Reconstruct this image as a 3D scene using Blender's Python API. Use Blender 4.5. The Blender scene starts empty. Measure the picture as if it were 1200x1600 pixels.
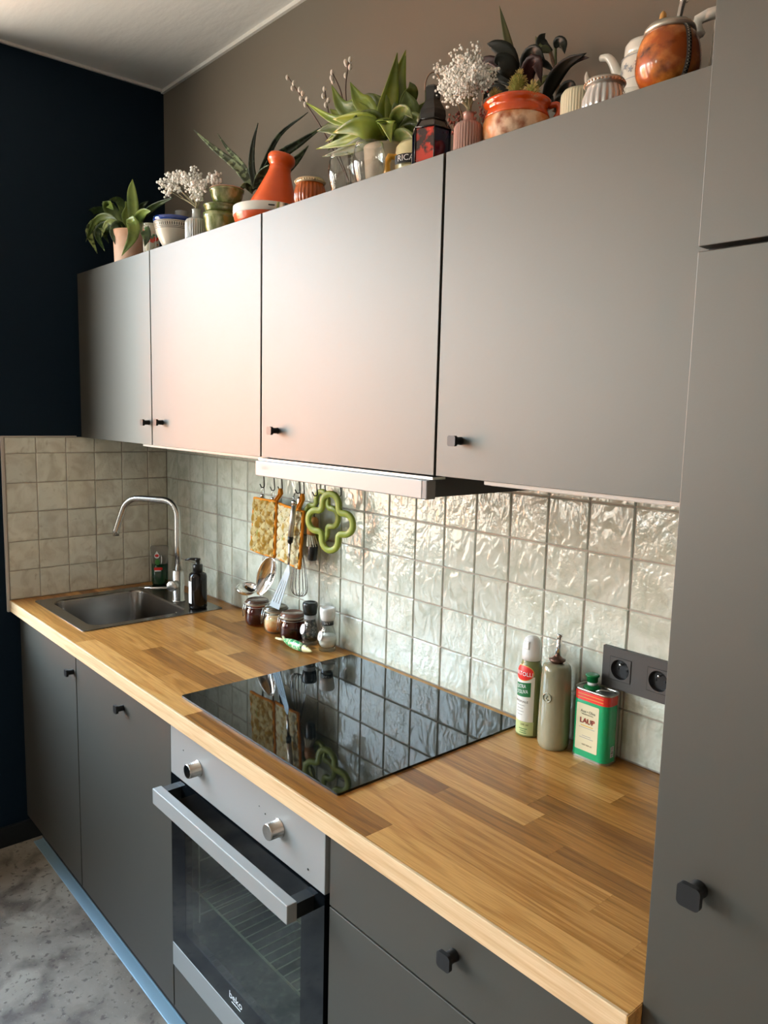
import bpy, bmesh, math, random
from mathutils import Vector, Matrix, Quaternion
from math import sin, cos, pi, radians, atan2, hypot, exp

# ------------------------------------------------------------------ camera, world, light, exposure
scene = bpy.context.scene
COL = scene.collection
cam_data = bpy.data.cameras.new('camera')
cam = bpy.data.objects.new('camera', cam_data); COL.objects.link(cam)
cam_data.sensor_fit = 'HORIZONTAL'; cam_data.sensor_width = 36.0; cam_data.lens = 36.0
cam_data.clip_start = 0.02; cam_data.clip_end = 100
_R = Vector((0.65760764, 0.75298938, 0.02364718)); _U = Vector((-0.11217774, 0.06683258, 0.99143813)); _F = Vector((-0.74496198, 0.65462997, -0.12841826))
cam.matrix_world = Matrix(((_R.x, _U.x, -_F.x, 2.81406), (_R.y, _U.y, -_F.y, -1.33779), (_R.z, _U.z, -_F.z, 1.57927), (0, 0, 0, 1)))
scene.camera = cam

W = bpy.data.worlds.new('sky'); scene.world = W; W.use_nodes = True
nt = W.node_tree; nt.nodes.clear()
wo = nt.nodes.new('ShaderNodeOutputWorld'); bg = nt.nodes.new('ShaderNodeBackground')
tc = nt.nodes.new('ShaderNodeTexCoord'); sx = nt.nodes.new('ShaderNodeSeparateXYZ'); rp = nt.nodes.new('ShaderNodeValToRGB')
nt.links.new(tc.outputs['Generated'], sx.inputs[0]); nt.links.new(sx.outputs['Z'], rp.inputs[0]); nt.links.new(rp.outputs[0], bg.inputs[0]); nt.links.new(bg.outputs[0], wo.inputs[0])
e = rp.color_ramp.elements
e[0].position = 0.0; e[0].color = (0.46, 0.41, 0.34, 1)
e[1].position = 0.01; e[1].color = (1.0, 0.955, 0.87, 1)
x_ = e.new(0.14); x_.color = (0.97, 0.97, 0.94, 1)
x_ = e.new(0.24); x_.color = (0.62, 0.82, 0.96, 1)
x_ = e.new(0.9); x_.color = (0.50, 0.68, 0.92, 1)
bg.inputs[1].default_value = 26.5

sun_d = bpy.data.lights.new('sun', 'SUN'); sun_d.energy = 110.0; sun_d.angle = radians(0.6); sun_d.color = (1.0, 0.86, 0.72)
sun = bpy.data.objects.new('sun', sun_d); COL.objects.link(sun)
sun.rotation_euler = Vector((-0.80, -0.25, -0.62)).to_track_quat('-Z', 'Y').to_euler()   # low from the east: lights the added facade outside, not the room
sun.location = (6, 0, 6)

WIN = [(-2.25, -0.68), (-3.95, -2.42), (-5.75, -4.12)]          # the windows of the left wall (y from, y to)
WZ0, WZ1 = 0.80, 2.66
for i, (a, b) in enumerate(WIN):
    pd = bpy.data.lights.new('window_portal', 'AREA'); pd.shape = 'RECTANGLE'; pd.size = WZ1 - WZ0; pd.size_y = b - a
    pd.cycles.is_portal = True
    po = bpy.data.objects.new('window_portal', pd); COL.objects.link(po)
    po.location = (-0.42, (a + b) / 2, (WZ0 + WZ1) / 2); po.rotation_euler = (0, -pi / 2, 0)

FILL_WIN = (0.70, 1.35, 1.75, 2.62)                   # window added behind the viewer to brighten the cabinet fronts (x0, x1, z0, z1)
pd = bpy.data.lights.new('window_portal', 'AREA'); pd.shape = 'RECTANGLE'; pd.size = FILL_WIN[1] - FILL_WIN[0]; pd.size_y = FILL_WIN[3] - FILL_WIN[2]; pd.cycles.is_portal = True
po = bpy.data.objects.new('window_portal', pd); COL.objects.link(po); po.location = ((FILL_WIN[0] + FILL_WIN[1]) / 2, -6.36, (FILL_WIN[2] + FILL_WIN[3]) / 2); po.rotation_euler = (pi / 2, 0, 0)

vs = scene.view_settings
vs.view_transform = 'Standard'; vs.look = 'None'; vs.gamma = 1.0; vs.use_curve_mapping = False; vs.exposure = 0.0
scene.display_settings.display_device = 'sRGB'

# ------------------------------------------------------------------ helpers
rnd = random.Random(7)
def S(h):
    c = [int(h[i:i + 2], 16) / 255 for i in (0, 2, 4)]
    return tuple((v / 12.92 if v <= 0.04045 else ((v + 0.055) / 1.055) ** 2.4) for v in c) + (1,)

def mat(name, col, rough=0.5, metal=0.0, spec=0.5, trans=0.0, ior=1.45, coat=0.0, var=None, var2=None, bump=None, bump2=None, rand=0.0, subsurf=0.0, alpha=1.0, aniso=0.0, coatr=0.08, stint=(1, 1, 1)):
    """var=(colour2, scale, (sx,sy,sz), lo, hi): noise-mixed second colour; bump=(scale, strength, distance, (sx,sy,sz)); rand: per-object value spread"""
    m = bpy.data.materials.new(name); m.use_nodes = True
    nt = m.node_tree; N = nt.nodes; L = nt.links; p = N['Principled BSDF']
    col = S(col) if isinstance(col, str) else tuple(col) + ((1,) if len(col) == 3 else ())
    p.inputs['Base Color'].default_value = col; p.inputs['Roughness'].default_value = rough
    p.inputs['Metallic'].default_value = metal; p.inputs['Specular IOR Level'].default_value = spec
    p.inputs['Transmission Weight'].default_value = trans; p.inputs['IOR'].default_value = ior
    p.inputs['Coat Weight'].default_value = coat; p.inputs['Coat Roughness'].default_value = coatr
    p.inputs['Subsurface Weight'].default_value = subsurf; p.inputs['Subsurface Radius'].default_value = (0.01, 0.01, 0.006)
    p.inputs['Specular Tint'].default_value = stint + (1,)
    p.inputs['Alpha'].default_value = alpha; p.inputs['Anisotropic'].default_value = aniso
    tc = N.new('ShaderNodeTexCoord'); oi = N.new('ShaderNodeObjectInfo')
    ad = N.new('ShaderNodeVectorMath'); ad.operation = 'ADD'; sc = N.new('ShaderNodeVectorMath'); sc.operation = 'SCALE'
    cx = N.new('ShaderNodeCombineXYZ')
    for k in range(3): L.new(oi.outputs['Random'], cx.inputs[k])
    sc.inputs['Scale'].default_value = 37.0 if rand else 0.0; L.new(cx.outputs[0], sc.inputs[0])
    L.new(tc.outputs['Object'], ad.inputs[0]); L.new(sc.outputs[0], ad.inputs[1])
    def noise(scale, st, detail=5):
        mp = N.new('ShaderNodeMapping'); mp.inputs['Scale'].default_value = st; L.new(ad.outputs[0], mp.inputs[0])
        n = N.new('ShaderNodeTexNoise'); n.inputs['Scale'].default_value = scale; n.inputs['Detail'].default_value = detail; L.new(mp.outputs[0], n.inputs[0]); return n
    cur = None
    for v in (var, var2):
        if not v: continue
        n = noise(v[1], v[2]); mr = N.new('ShaderNodeMapRange'); mr.inputs[1].default_value = v[3]; mr.inputs[2].default_value = v[4]; L.new(n.outputs['Fac'], mr.inputs[0])
        mx = N.new('ShaderNodeMix'); mx.data_type = 'RGBA'; L.new(mr.outputs[0], mx.inputs['Factor'])
        if cur: L.new(cur, mx.inputs[6])
        else: mx.inputs[6].default_value = col
        mx.inputs[7].default_value = S(v[0]) if isinstance(v[0], str) else tuple(v[0]) + (1,)
        cur = mx.outputs[2]
    if rand:
        hs = N.new('ShaderNodeHueSaturation'); mr = N.new('ShaderNodeMapRange'); mr.inputs[3].default_value = 1 - rand; mr.inputs[4].default_value = 1 + rand
        L.new(oi.outputs['Random'], mr.inputs[0]); L.new(mr.outputs[0], hs.inputs['Value'])
        if cur: L.new(cur, hs.inputs['Color'])
        else: hs.inputs['Color'].default_value = col
        cur = hs.outputs[0]
    if cur: L.new(cur, p.inputs['Base Color'])
    prev = None
    for b in (bump, bump2):
        if not b: continue
        n = noise(b[0], b[3] if len(b) > 3 else (1, 1, 1), 3)
        bm = N.new('ShaderNodeBump'); bm.inputs['Strength'].default_value = b[1]; bm.inputs['Distance'].default_value = b[2]; L.new(n.outputs['Fac'], bm.inputs['Height'])
        if prev: L.new(prev, bm.inputs['Normal'])
        prev = bm.outputs[0]
    if prev: L.new(prev, p.inputs['Normal'])
    return m

ORG = {}     # object -> world origin its mesh is written around
class MB:
    def __init__(s): s.v = []; s.f = []; s.M = Matrix.Identity(4); s.sm = []
    def add(s, vs, fs, smooth=False):
        o = len(s.v); s.v += [tuple(s.M @ Vector(v)) for v in vs]
        flip = s.M.determinant() < 0
        for f in fs:
            f = tuple(o + i for i in f); s.f.append(f[::-1] if flip else f); s.sm.append(smooth)
        return s
    def box(s, x0, x1, y0, y1, z0, z1):
        v = [(x, y, z) for x in (x0, x1) for y in (y0, y1) for z in (z0, z1)]
        return s.add(v, [(0, 1, 3, 2), (4, 6, 7, 5), (0, 4, 5, 1), (2, 3, 7, 6), (0, 2, 6, 4), (1, 5, 7, 3)])
    def bbox(s, x0, x1, y0, y1, z0, z1, b):       # box with chamfered edges
        bm = bmesh.new(); t = MB().box(x0, x1, y0, y1, z0, z1)
        vv = [bm.verts.new(v) for v in t.v]; [bm.faces.new([vv[i] for i in f]) for f in t.f]
        bmesh.ops.bevel(bm, geom=bm.edges[:], offset=b, segments=2, affect='EDGES', profile=0.5)
        bm.verts.index_update()
        s.add([v.co[:] for v in bm.verts], [[v.index for v in f.verts] for f in bm.faces], False); bm.free(); return s
    def lathe(s, prof, cx=0, cy=0, seg=40, ribs=0, rib=0.0, ribfn=None, squash=1.0, closed_caps=True):
        vs = []; fs = []; n = len(prof)
        for i, (r, z) in enumerate(prof):
            for k in range(seg):
                a = 2 * pi * k / seg
                rr = r
                if ribs and r > 1e-5: rr = r + rib * (abs(cos(ribs * a / 2)) - 0.5) * (ribfn(z) if ribfn else 1)
                vs.append((cx + rr * cos(a), cy + rr * sin(a) * squash, z))
        for i in range(n - 1):
            for k in range(seg):
                k2 = (k + 1) % seg
                fs.append((i * seg + k, i * seg + k2, (i + 1) * seg + k2, (i + 1) * seg + k))
        if closed_caps:
            if prof[0][0] > 1e-5: fs.append(tuple(reversed(range(seg))))
            if prof[-1][0] > 1e-5: fs.append(tuple((n - 1) * seg + k for k in range(seg)))
        return s.add(vs, fs, True)
    def tube(s, pts, r, seg=8, closed=False, cap=True):
        pts = [Vector(p) for p in pts]; n = len(pts); rs = r if isinstance(r, (list, tuple)) else [r] * n
        vs = []; fs = []; prev = None
        for i, p in enumerate(pts):
            if closed: t = (pts[(i + 1) % n] - pts[i - 1]).normalized()
            else: t = (pts[min(i + 1, n - 1)] - pts[max(i - 1, 0)]).normalized()
            if prev is None:
                a = Vector((0, 0, 1)) if abs(t.z) < 0.9 else Vector((1, 0, 0)); u = t.cross(a).normalized()
            else: u = (prev - t * prev.dot(t)).normalized()
            prev = u; w = t.cross(u)
            for k in range(seg):
                a = 2 * pi * k / seg; vs.append(tuple(p + (u * cos(a) + w * sin(a)) * rs[i]))
        m = n if closed else n - 1
        for i in range(m):
            j = (i + 1) % n
            for k in range(seg): fs.append((i * seg + k, i * seg + (k + 1) % seg, j * seg + (k + 1) % seg, j * seg + k))
        if cap and not closed: fs.append(tuple(reversed(range(seg)))); fs.append(tuple((n - 1) * seg + k for k in range(seg)))
        return s.add(vs, fs, True)
    def sweep(s, pts, sec, nrm, closed=True):     # section (in-plane, along normal) swept along a planar path
        pts = [Vector(p) for p in pts]; n = len(pts); nrm = Vector(nrm).normalized(); k = len(sec); vs = []; fs = []
        for i, p in enumerate(pts):
            t = (pts[(i + 1) % n] - pts[i - 1]) if closed else (pts[min(i + 1, n - 1)] - pts[max(i - 1, 0)])
            u = t.normalized().cross(nrm).normalized()
            for a, b in sec: vs.append(tuple(p + u * a + nrm * b))
        for i in range(n if closed else n - 1):
            j = (i + 1) % n
            for q in range(k): fs.append((i * k + q, j * k + q, j * k + (q + 1) % k, i * k + (q + 1) % k))
        if not closed: fs.append(tuple(range(k))); fs.append(tuple(reversed([(n - 1) * k + q for q in range(k)])))
        return s.add(vs, fs, True)
    def prism(s, poly, z0, z1, smooth=False):
        n = len(poly); v = [(x, y, z0) for x, y in poly] + [(x, y, z1) for x, y in poly]
        s.add(v, [tuple(reversed(range(n))), tuple(range(n, 2 * n))])
        return s.add(v, [(i, (i + 1) % n, n + (i + 1) % n, n + i) for i in range(n)], smooth)
    def ball(s, c, r, seg=8, rings=6):
        r = r if isinstance(r, (list, tuple)) else (r, r, r); vs = [(c[0], c[1], c[2] + r[2])]; fs = []
        for i in range(1, rings):
            for k in range(seg):
                a = pi * i / rings; b = 2 * pi * k / seg
                vs.append((c[0] + r[0] * sin(a) * cos(b), c[1] + r[1] * sin(a) * sin(b), c[2] + r[2] * cos(a)))
        vs.append((c[0], c[1], c[2] - r[2])); l = len(vs) - 1
        for k in range(seg): fs.append((0, 1 + k, 1 + (k + 1) % seg)); fs.append((l, l - seg + (k + 1) % seg, l - seg + k))
        for i in range(rings - 2):
            for k in range(seg):
                a = 1 + i * seg; fs.append((a + k, a + seg + k, a + seg + (k + 1) % seg, a + (k + 1) % seg))
        return s.add(vs, fs, True)
    def build(s, name, m, parent=None, origin=None, bevel=0.0, mods=None):
        if parent is not None: o0 = ORG[parent.name]
        elif origin is not None: o0 = Vector(origin)
        else:
            xs = [v[0] for v in s.v]; ys = [v[1] for v in s.v]; zs = [v[2] for v in s.v]
            o0 = Vector(((min(xs) + max(xs)) / 2, (min(ys) + max(ys)) / 2, min(zs)))
        me = bpy.data.meshes.new(name); me.from_pydata([tuple(Vector(v) - o0) for v in s.v], [], s.f); me.update()
        me.polygons.foreach_set('use_smooth', s.sm)
        me.materials.append(m)
        ob = bpy.data.objects.new(name, me); COL.objects.link(ob)
        if parent is not None: ob.parent = parent
        else: ob.location = o0
        ORG[ob.name] = o0
        if bevel:
            b = ob.modifiers.new('bevel', 'BEVEL'); b.width = bevel; b.segments = 2; b.limit_method = 'ANGLE'; b.angle_limit = radians(40)
        return ob

def tag(o, label=None, cat=None, group=None, kind=None):
    if label: o['label'] = label
    if cat: o['category'] = cat
    if group: o['group'] = group
    if kind: o['kind'] = kind
    return o
def thing(name, loc, label, cat, group=None):
    o = bpy.data.objects.new(name, None); COL.objects.link(o); o.location = loc; o.empty_display_size = 0.05; ORG[o.name] = Vector(loc)
    return tag(o, label, cat, group)
def copy_tree(o, parent=None, shift=None):
    c = o.copy(); COL.objects.link(c); c.parent = parent; ORG[c.name] = ORG[o.name].copy()
    if shift is not None: c.location = Vector(o.location) + Vector(shift); ORG[c.name] = ORG[o.name] + Vector(shift)
    for ch in list(o.children): copy_tree(ch, c)
    return c
def struct(name, mb, m, **k): return tag(mb.build(name, m, **k), kind='structure')
def xf(loc=(0, 0, 0), rot=None, axes=None):
    M = Matrix.Translation(loc)
    if axes: M = M @ Matrix((axes[0], axes[1], axes[2])).transposed().to_4x4()
    if rot: M = M @ rot.to_4x4()
    return M
def rx(a): return Matrix.Rotation(a, 3, 'X')
def ry(a): return Matrix.Rotation(a, 3, 'Y')
def rz(a): return Matrix.Rotation(a, 3, 'Z')
def rrect(x0, x1, y0, y1, r, n=5):
    P = []
    for cx, cy, a0 in ((x1 - r, y1 - r, 0), (x0 + r, y1 - r, 90), (x0 + r, y0 + r, 180), (x1 - r, y0 + r, 270)):
        for k in range(n + 1):
            a = radians(a0 + 90 * k / n); P.append((cx + r * cos(a), cy + r * sin(a)))
    return P
def spline(pts, n=12):
    pts = [Vector(p) for p in pts]; P = [pts[0] * 2 - pts[1]] + pts + [pts[-1] * 2 - pts[-2]]; out = []; m = len(pts) - 1
    for i in range(n + 1):
        t = i / n * m; k = min(int(t), m - 1); t -= k; a, b, c, d = P[k:k + 4]
        out.append(0.5 * ((2 * b) + (c - a) * t + (2 * a - 5 * b + 4 * c - d) * t * t + (3 * b - a - 3 * c + d) * t ** 3))
    return out
CAMV = Vector((2.814, -1.338, 1.58))
def leaf(parent, pts, w, m, fold=0.25, name='leaf', n=12, peak=0.45, face=None, tip=1.0, base=0.25, thick=0.0012, roll=0.0):
    """a real, slightly thick leaf along a 3D spine"""
    sp = spline(pts, n); vs = []; fs = []; w = w * 0.74; roll = roll or rnd.uniform(-0.45, 0.45)
    for i, p in enumerate(sp):
        t = i / n
        wd = (base + (1 - base) * sin(pi / 2 * min(1, t / peak))) if t < peak else max(0.0, 1 - ((t - peak) / (1 - peak)) ** (1.75 * tip))
        wd = max(wd, 0.02) * w / 2
        tg = (sp[min(i + 1, n)] - sp[max(i - 1, 0)]).normalized()
        nv = Vector(face).normalized() if face else (CAMV - p).normalized()
        sd = tg.cross(nv).normalized(); nv = sd.cross(tg).normalized()
        if roll: q = Quaternion(tg, roll); sd = q @ sd; nv = q @ nv
        for a, h in ((-1, 0), (-0.5, -0.7), (0, -1), (0.5, -0.7), (1, 0)):
            vs.append(tuple(p + sd * a * wd + nv * fold * wd * h))
    for i in range(n):
        for k in range(4): fs.append((i * 5 + k, i * 5 + k + 1, (i + 1) * 5 + k + 1, (i + 1) * 5 + k))
    mb = MB(); mb.add(vs, fs, True); o = mb.build(name, m, parent)
    so = o.modifiers.new('thickness', 'SOLIDIFY'); so.thickness = thick; so.offset = 0
    return o
_tx = {}
def text_geo(s, size):
    key = (s, size)
    if key not in _tx:
        cu = bpy.data.curves.new('lettering', 'FONT'); cu.body = s; cu.size = size; cu.align_x = 'CENTER'; cu.align_y = 'CENTER'; cu.resolution_u = 3
        ob = bpy.data.objects.new('lettering', cu); COL.objects.link(ob)
        me = bpy.data.meshes.new_from_object(ob.evaluated_get(bpy.context.evaluated_depsgraph_get()))
        _tx[key] = ([tuple(v.co) for v in me.vertices], [tuple(p.vertices) for p in me.polygons])
        bpy.data.objects.remove(ob); bpy.data.curves.remove(cu); bpy.data.meshes.remove(me)
    return _tx[key]
def text(parent, s, size, o, right, up, m, sx=1.0, name='lettering', lift=0.0004):
    v, f = text_geo(s, size); r = Vector(right).normalized(); u = Vector(up).normalized(); n = r.cross(u); mb = MB()
    mb.add([tuple(Vector(o) + r * x * sx + u * y + n * lift) for x, y, z in v], f); return mb.build(name, m, parent)
def text_cyl(parent, s, size, cx, cy, r, a, z, m, sx=1.0, name='lettering', lift=0.0006, skew=0.0):
    v, f = text_geo(s, size); mb = MB(); rr = r + lift
    mb.add([(cx + rr * cos(a + x * sx / r), cy + rr * sin(a + x * sx / r), z + y + skew * x) for x, y, _ in v], f); return mb.build(name, m, parent)
def patch(parent, name, cx, cy, r, a0, a1, zlo, zhi, m, n=10, lift=0.0003):
    """thin printed label lying on a round body; zlo/zhi: numbers or functions of 0..1 (r may be a function of z)"""
    F = lambda q, t: q(t) if callable(q) else q
    vs = []; fs = []; K = 5
    for i in range(n + 1):
        t = i / n; a = a0 + (a1 - a0) * t
        for k in range(K):
            z = F(zlo, t) + (F(zhi, t) - F(zlo, t)) * k / (K - 1); rr = (r(z) if callable(r) else r) + lift
            vs.append((cx + rr * cos(a), cy + rr * sin(a), z))
    for i in range(n):
        for k in range(K - 1): fs.append((i * K + k, (i + 1) * K + k, (i + 1) * K + k + 1, i * K + k + 1))
    mb = MB(); mb.add(vs, fs, True); return mb.build(name, m, parent)
def az(x, y): return atan2(-1.338 - y, 2.814 - x)    # compass direction from a spot towards the viewer's side of the room

# ------------------------------------------------------------------ materials
m_front = mat('cabinet_front', (0.037, 0.0295, 0.0205), 0.50, spec=1.0, coat=0.22, coatr=0.45, stint=(0.95, 1.0, 0.94), bump=(900, 0.12, 0.0006), bump2=(6, 0.06, 0.01))
m_carc = mat('carcass_dark', (0.02, 0.018, 0.017), 0.6)
m_white = mat('white_lacquer', 'd9d6d0', 0.4)
m_knob = mat('black_knob', (0.012, 0.011, 0.011), 0.38)
m_navy = mat('navy_paint', (0.0012, 0.0090, 0.0190), 0.62, spec=0.22, bump=(60, 0.05, 0.002))
m_backwall = mat('taupe_paint', (0.150, 0.128, 0.100), 0.75, spec=0.3, bump=(50, 0.08, 0.003), bump2=(5, 0.1, 0.01))
m_ceil = mat('ceiling_plaster', (0.70, 0.69, 0.66), 0.8, spec=0.2, bump=(9, 0.18, 0.01, (1, 3, 1)), bump2=(70, 0.1, 0.003))
m_room = mat('room_wall', (0.30, 0.27, 0.23), 0.8)
m_grout = mat('grout', (0.36, 0.31, 0.26), 0.85, bump=(400, 0.2, 0.001))
m_edge = mat('tile_edge_trim', (0.52, 0.46, 0.40), 0.55)
m_skirt = mat('black_baseboard', (0.006, 0.007, 0.008), 0.45)
m_steel = mat('brushed_steel', (0.30, 0.30, 0.288), 0.48, metal=0.25, bump=(700, 0.05, 0.0004, (0.03, 1, 1)))
m_steel2 = mat('satin_steel', (0.55, 0.53, 0.50), 0.27, metal=1.0)
m_sinksteel = mat('sink_steel', (0.27, 0.245, 0.22), 0.24, metal=1.0, bump=(500, 0.04, 0.0004, (1, 0.05, 1)))
m_chrome = mat('chrome', (0.75, 0.74, 0.72), 0.12, metal=1.0)
m_wire = mat('dark_wire', (0.03, 0.028, 0.027), 0.35, metal=0.6)
m_blackglass = mat('black_glass', (0.004, 0.005, 0.005), 0.03, spec=0.6)
m_ovenglass = mat('oven_black_glass', (0.003, 0.004, 0.005), 0.05, spec=0.28)
m_black = mat('black_plastic', (0.010, 0.010, 0.010), 0.3)
m_blackmat = mat('black_matt', (0.006, 0.006, 0.006), 0.7)
m_cavity = mat('oven_enamel', (0.10, 0.12, 0.10), 0.35, var=((0.24, 0.24, 0.19), 60, (1, 1, 1), 0.5, 0.7))
m_paint = mat('white_print', (0.8, 0.8, 0.8), 0.5)
m_greyprint = mat('grey_print', (0.30, 0.30, 0.30), 0.5)
m_socket = mat('anthracite_plastic', (0.055, 0.048, 0.043), 0.42)
m_socketdark = mat('socket_cup', (0.012, 0.011, 0.011), 0.3)

def glassy(name, tint, rough=0.02, refl=1.0, see=0.9):
    """window-type glass: mostly clear with a Fresnel reflection"""
    m = bpy.data.materials.new(name); m.use_nodes = True; nt = m.node_tree; N = nt.nodes; L = nt.links; N.clear()
    o = N.new('ShaderNodeOutputMaterial'); mx = N.new('ShaderNodeMixShader'); t = N.new('ShaderNodeBsdfTransparent'); g = N.new('ShaderNodeBsdfGlossy'); fr = N.new('ShaderNodeLayerWeight'); fr.inputs[0].default_value = 0.5
    t.inputs[0].default_value = tuple(c * see for c in tint) + (1,); g.inputs['Roughness'].default_value = rough
    pw = N.new('ShaderNodeMath'); pw.operation = 'POWER'; pw.inputs[1].default_value = 5.0; L.new(fr.outputs['Facing'], pw.inputs[0])
    mf = N.new('ShaderNodeMath'); mf.operation = 'MULTIPLY_ADD'; mf.inputs[1].default_value = 0.96; mf.inputs[2].default_value = 0.04; L.new(pw.outputs[0], mf.inputs[0])
    ml = N.new('ShaderNodeMath'); ml.operation = 'MULTIPLY'; ml.use_clamp = True; ml.inputs[1].default_value = refl; L.new(mf.outputs[0], ml.inputs[0]); L.new(ml.outputs[0], mx.inputs[0])
    L.new(t.outputs[0], mx.inputs[1]); L.new(g.outputs[0], mx.inputs[2]); L.new(mx.outputs[0], o.inputs[0]); return m
m_pane = glassy('window_pane', (1, 1, 1), see=0.97)
m_ovenpane = glassy('oven_pane', (0.72, 0.80, 0.70), rough=0.03, refl=1.4, see=0.72)

def tile_material(name, base, mottle, dark, val, wav):
    m = bpy.data.materials.new(name); m.use_nodes = True; nt = m.node_tree; N = nt.nodes; L = nt.links; p = N['Principled BSDF']
    p.inputs['Roughness'].default_value = 0.10; p.inputs['Specular IOR Level'].default_value = 0.62
    tc = N.new('ShaderNodeTexCoord'); oi = N.new('ShaderNodeObjectInfo'); sc = N.new('ShaderNodeVectorMath'); sc.operation = 'SCALE'; sc.inputs['Scale'].default_value = 53
    cx = N.new('ShaderNodeCombineXYZ'); [L.new(oi.outputs['Random'], cx.inputs[k]) for k in range(3)]; L.new(cx.outputs[0], sc.inputs[0])
    ad = N.new('ShaderNodeVectorMath'); ad.operation = 'ADD'; L.new(tc.outputs['Object'], ad.inputs[0]); L.new(sc.outputs[0], ad.inputs[1])
    def noise(scale, det, dist=0.0):
        n = N.new('ShaderNodeTexNoise'); n.inputs['Scale'].default_value = scale; n.inputs['Detail'].default_value = det; n.inputs['Distortion'].default_value = dist; L.new(ad.outputs[0], n.inputs[0]); return n
    def mrange(src, a, b, c=0.0, d=1.0):
        r = N.new('ShaderNodeMapRange'); r.inputs[1].default_value = a; r.inputs[2].default_value = b; r.inputs[3].default_value = c; r.inputs[4].default_value = d; L.new(src, r.inputs[0]); return r.outputs[0]
    n1 = noise(14, 6, 1.2); n2 = noise(38, 4, 0.8)
    mx = N.new('ShaderNodeMix'); mx.data_type = 'RGBA'; mx.inputs[6].default_value = S(base); mx.inputs[7].default_value = S(mottle); L.new(mrange(n1.outputs['Fac'], 0.42, 0.66), mx.inputs['Factor'])
    m2 = N.new('ShaderNodeMix'); m2.data_type = 'RGBA'; L.new(mx.outputs[2], m2.inputs[6]); m2.inputs[7].default_value = S(dark); L.new(mrange(n2.outputs['Fac'], 0.60, 0.80, 0, 0.6), m2.inputs['Factor'])
    hs = N.new('ShaderNodeHueSaturation'); L.new(m2.outputs[2], hs.inputs['Color']); L.new(mrange(oi.outputs['Random'], 0, 1, 1 - val, 1 + val), hs.inputs['Value']); L.new(hs.outputs[0], p.inputs['Base Color'])
    # wavy hand-made glaze: broad waves plus ripples that differ from tile to tile
    mp = N.new('ShaderNodeMapping'); mp.inputs['Scale'].default_value = (1, 1, 0.6); L.new(ad.outputs[0], mp.inputs[0])
    w1 = N.new('ShaderNodeTexNoise'); w1.inputs['Scale'].default_value = 34; w1.inputs['Detail'].default_value = 1.5; w1.inputs['Distortion'].default_value = 0.9; L.new(mp.outputs[0], w1.inputs[0])
    w2 = noise(110, 1.0, 0.4)
    mu = N.new('ShaderNodeMath'); mu.operation = 'MULTIPLY'; L.new(w2.outputs['Fac'], mu.inputs[0]); L.new(mrange(oi.outputs['Random'], 0.2, 0.9, 0.06, 0.42), mu.inputs[1])
    sm = N.new('ShaderNodeMath'); sm.operation = 'ADD'; L.new(w1.outputs['Fac'], sm.inputs[0]); L.new(mu.outputs[0], sm.inputs[1])
    b = N.new('ShaderNodeBump'); b.inputs['Strength'].default_value = wav; b.inputs['Distance'].default_value = 0.0042; L.new(sm.outputs[0], b.inputs['Height']); L.new(b.outputs[0], p.inputs['Normal'])
    return m
m_tile = tile_material('glazed_tile', 'c6c9bb', 'b2b5a4', '9a917e', 0.07, 0.85)
m_tile2 = tile_material('glazed_tile_side', 'd3d1c2', 'bfb9a8', '94896f', 0.07, 0.4)

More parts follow.
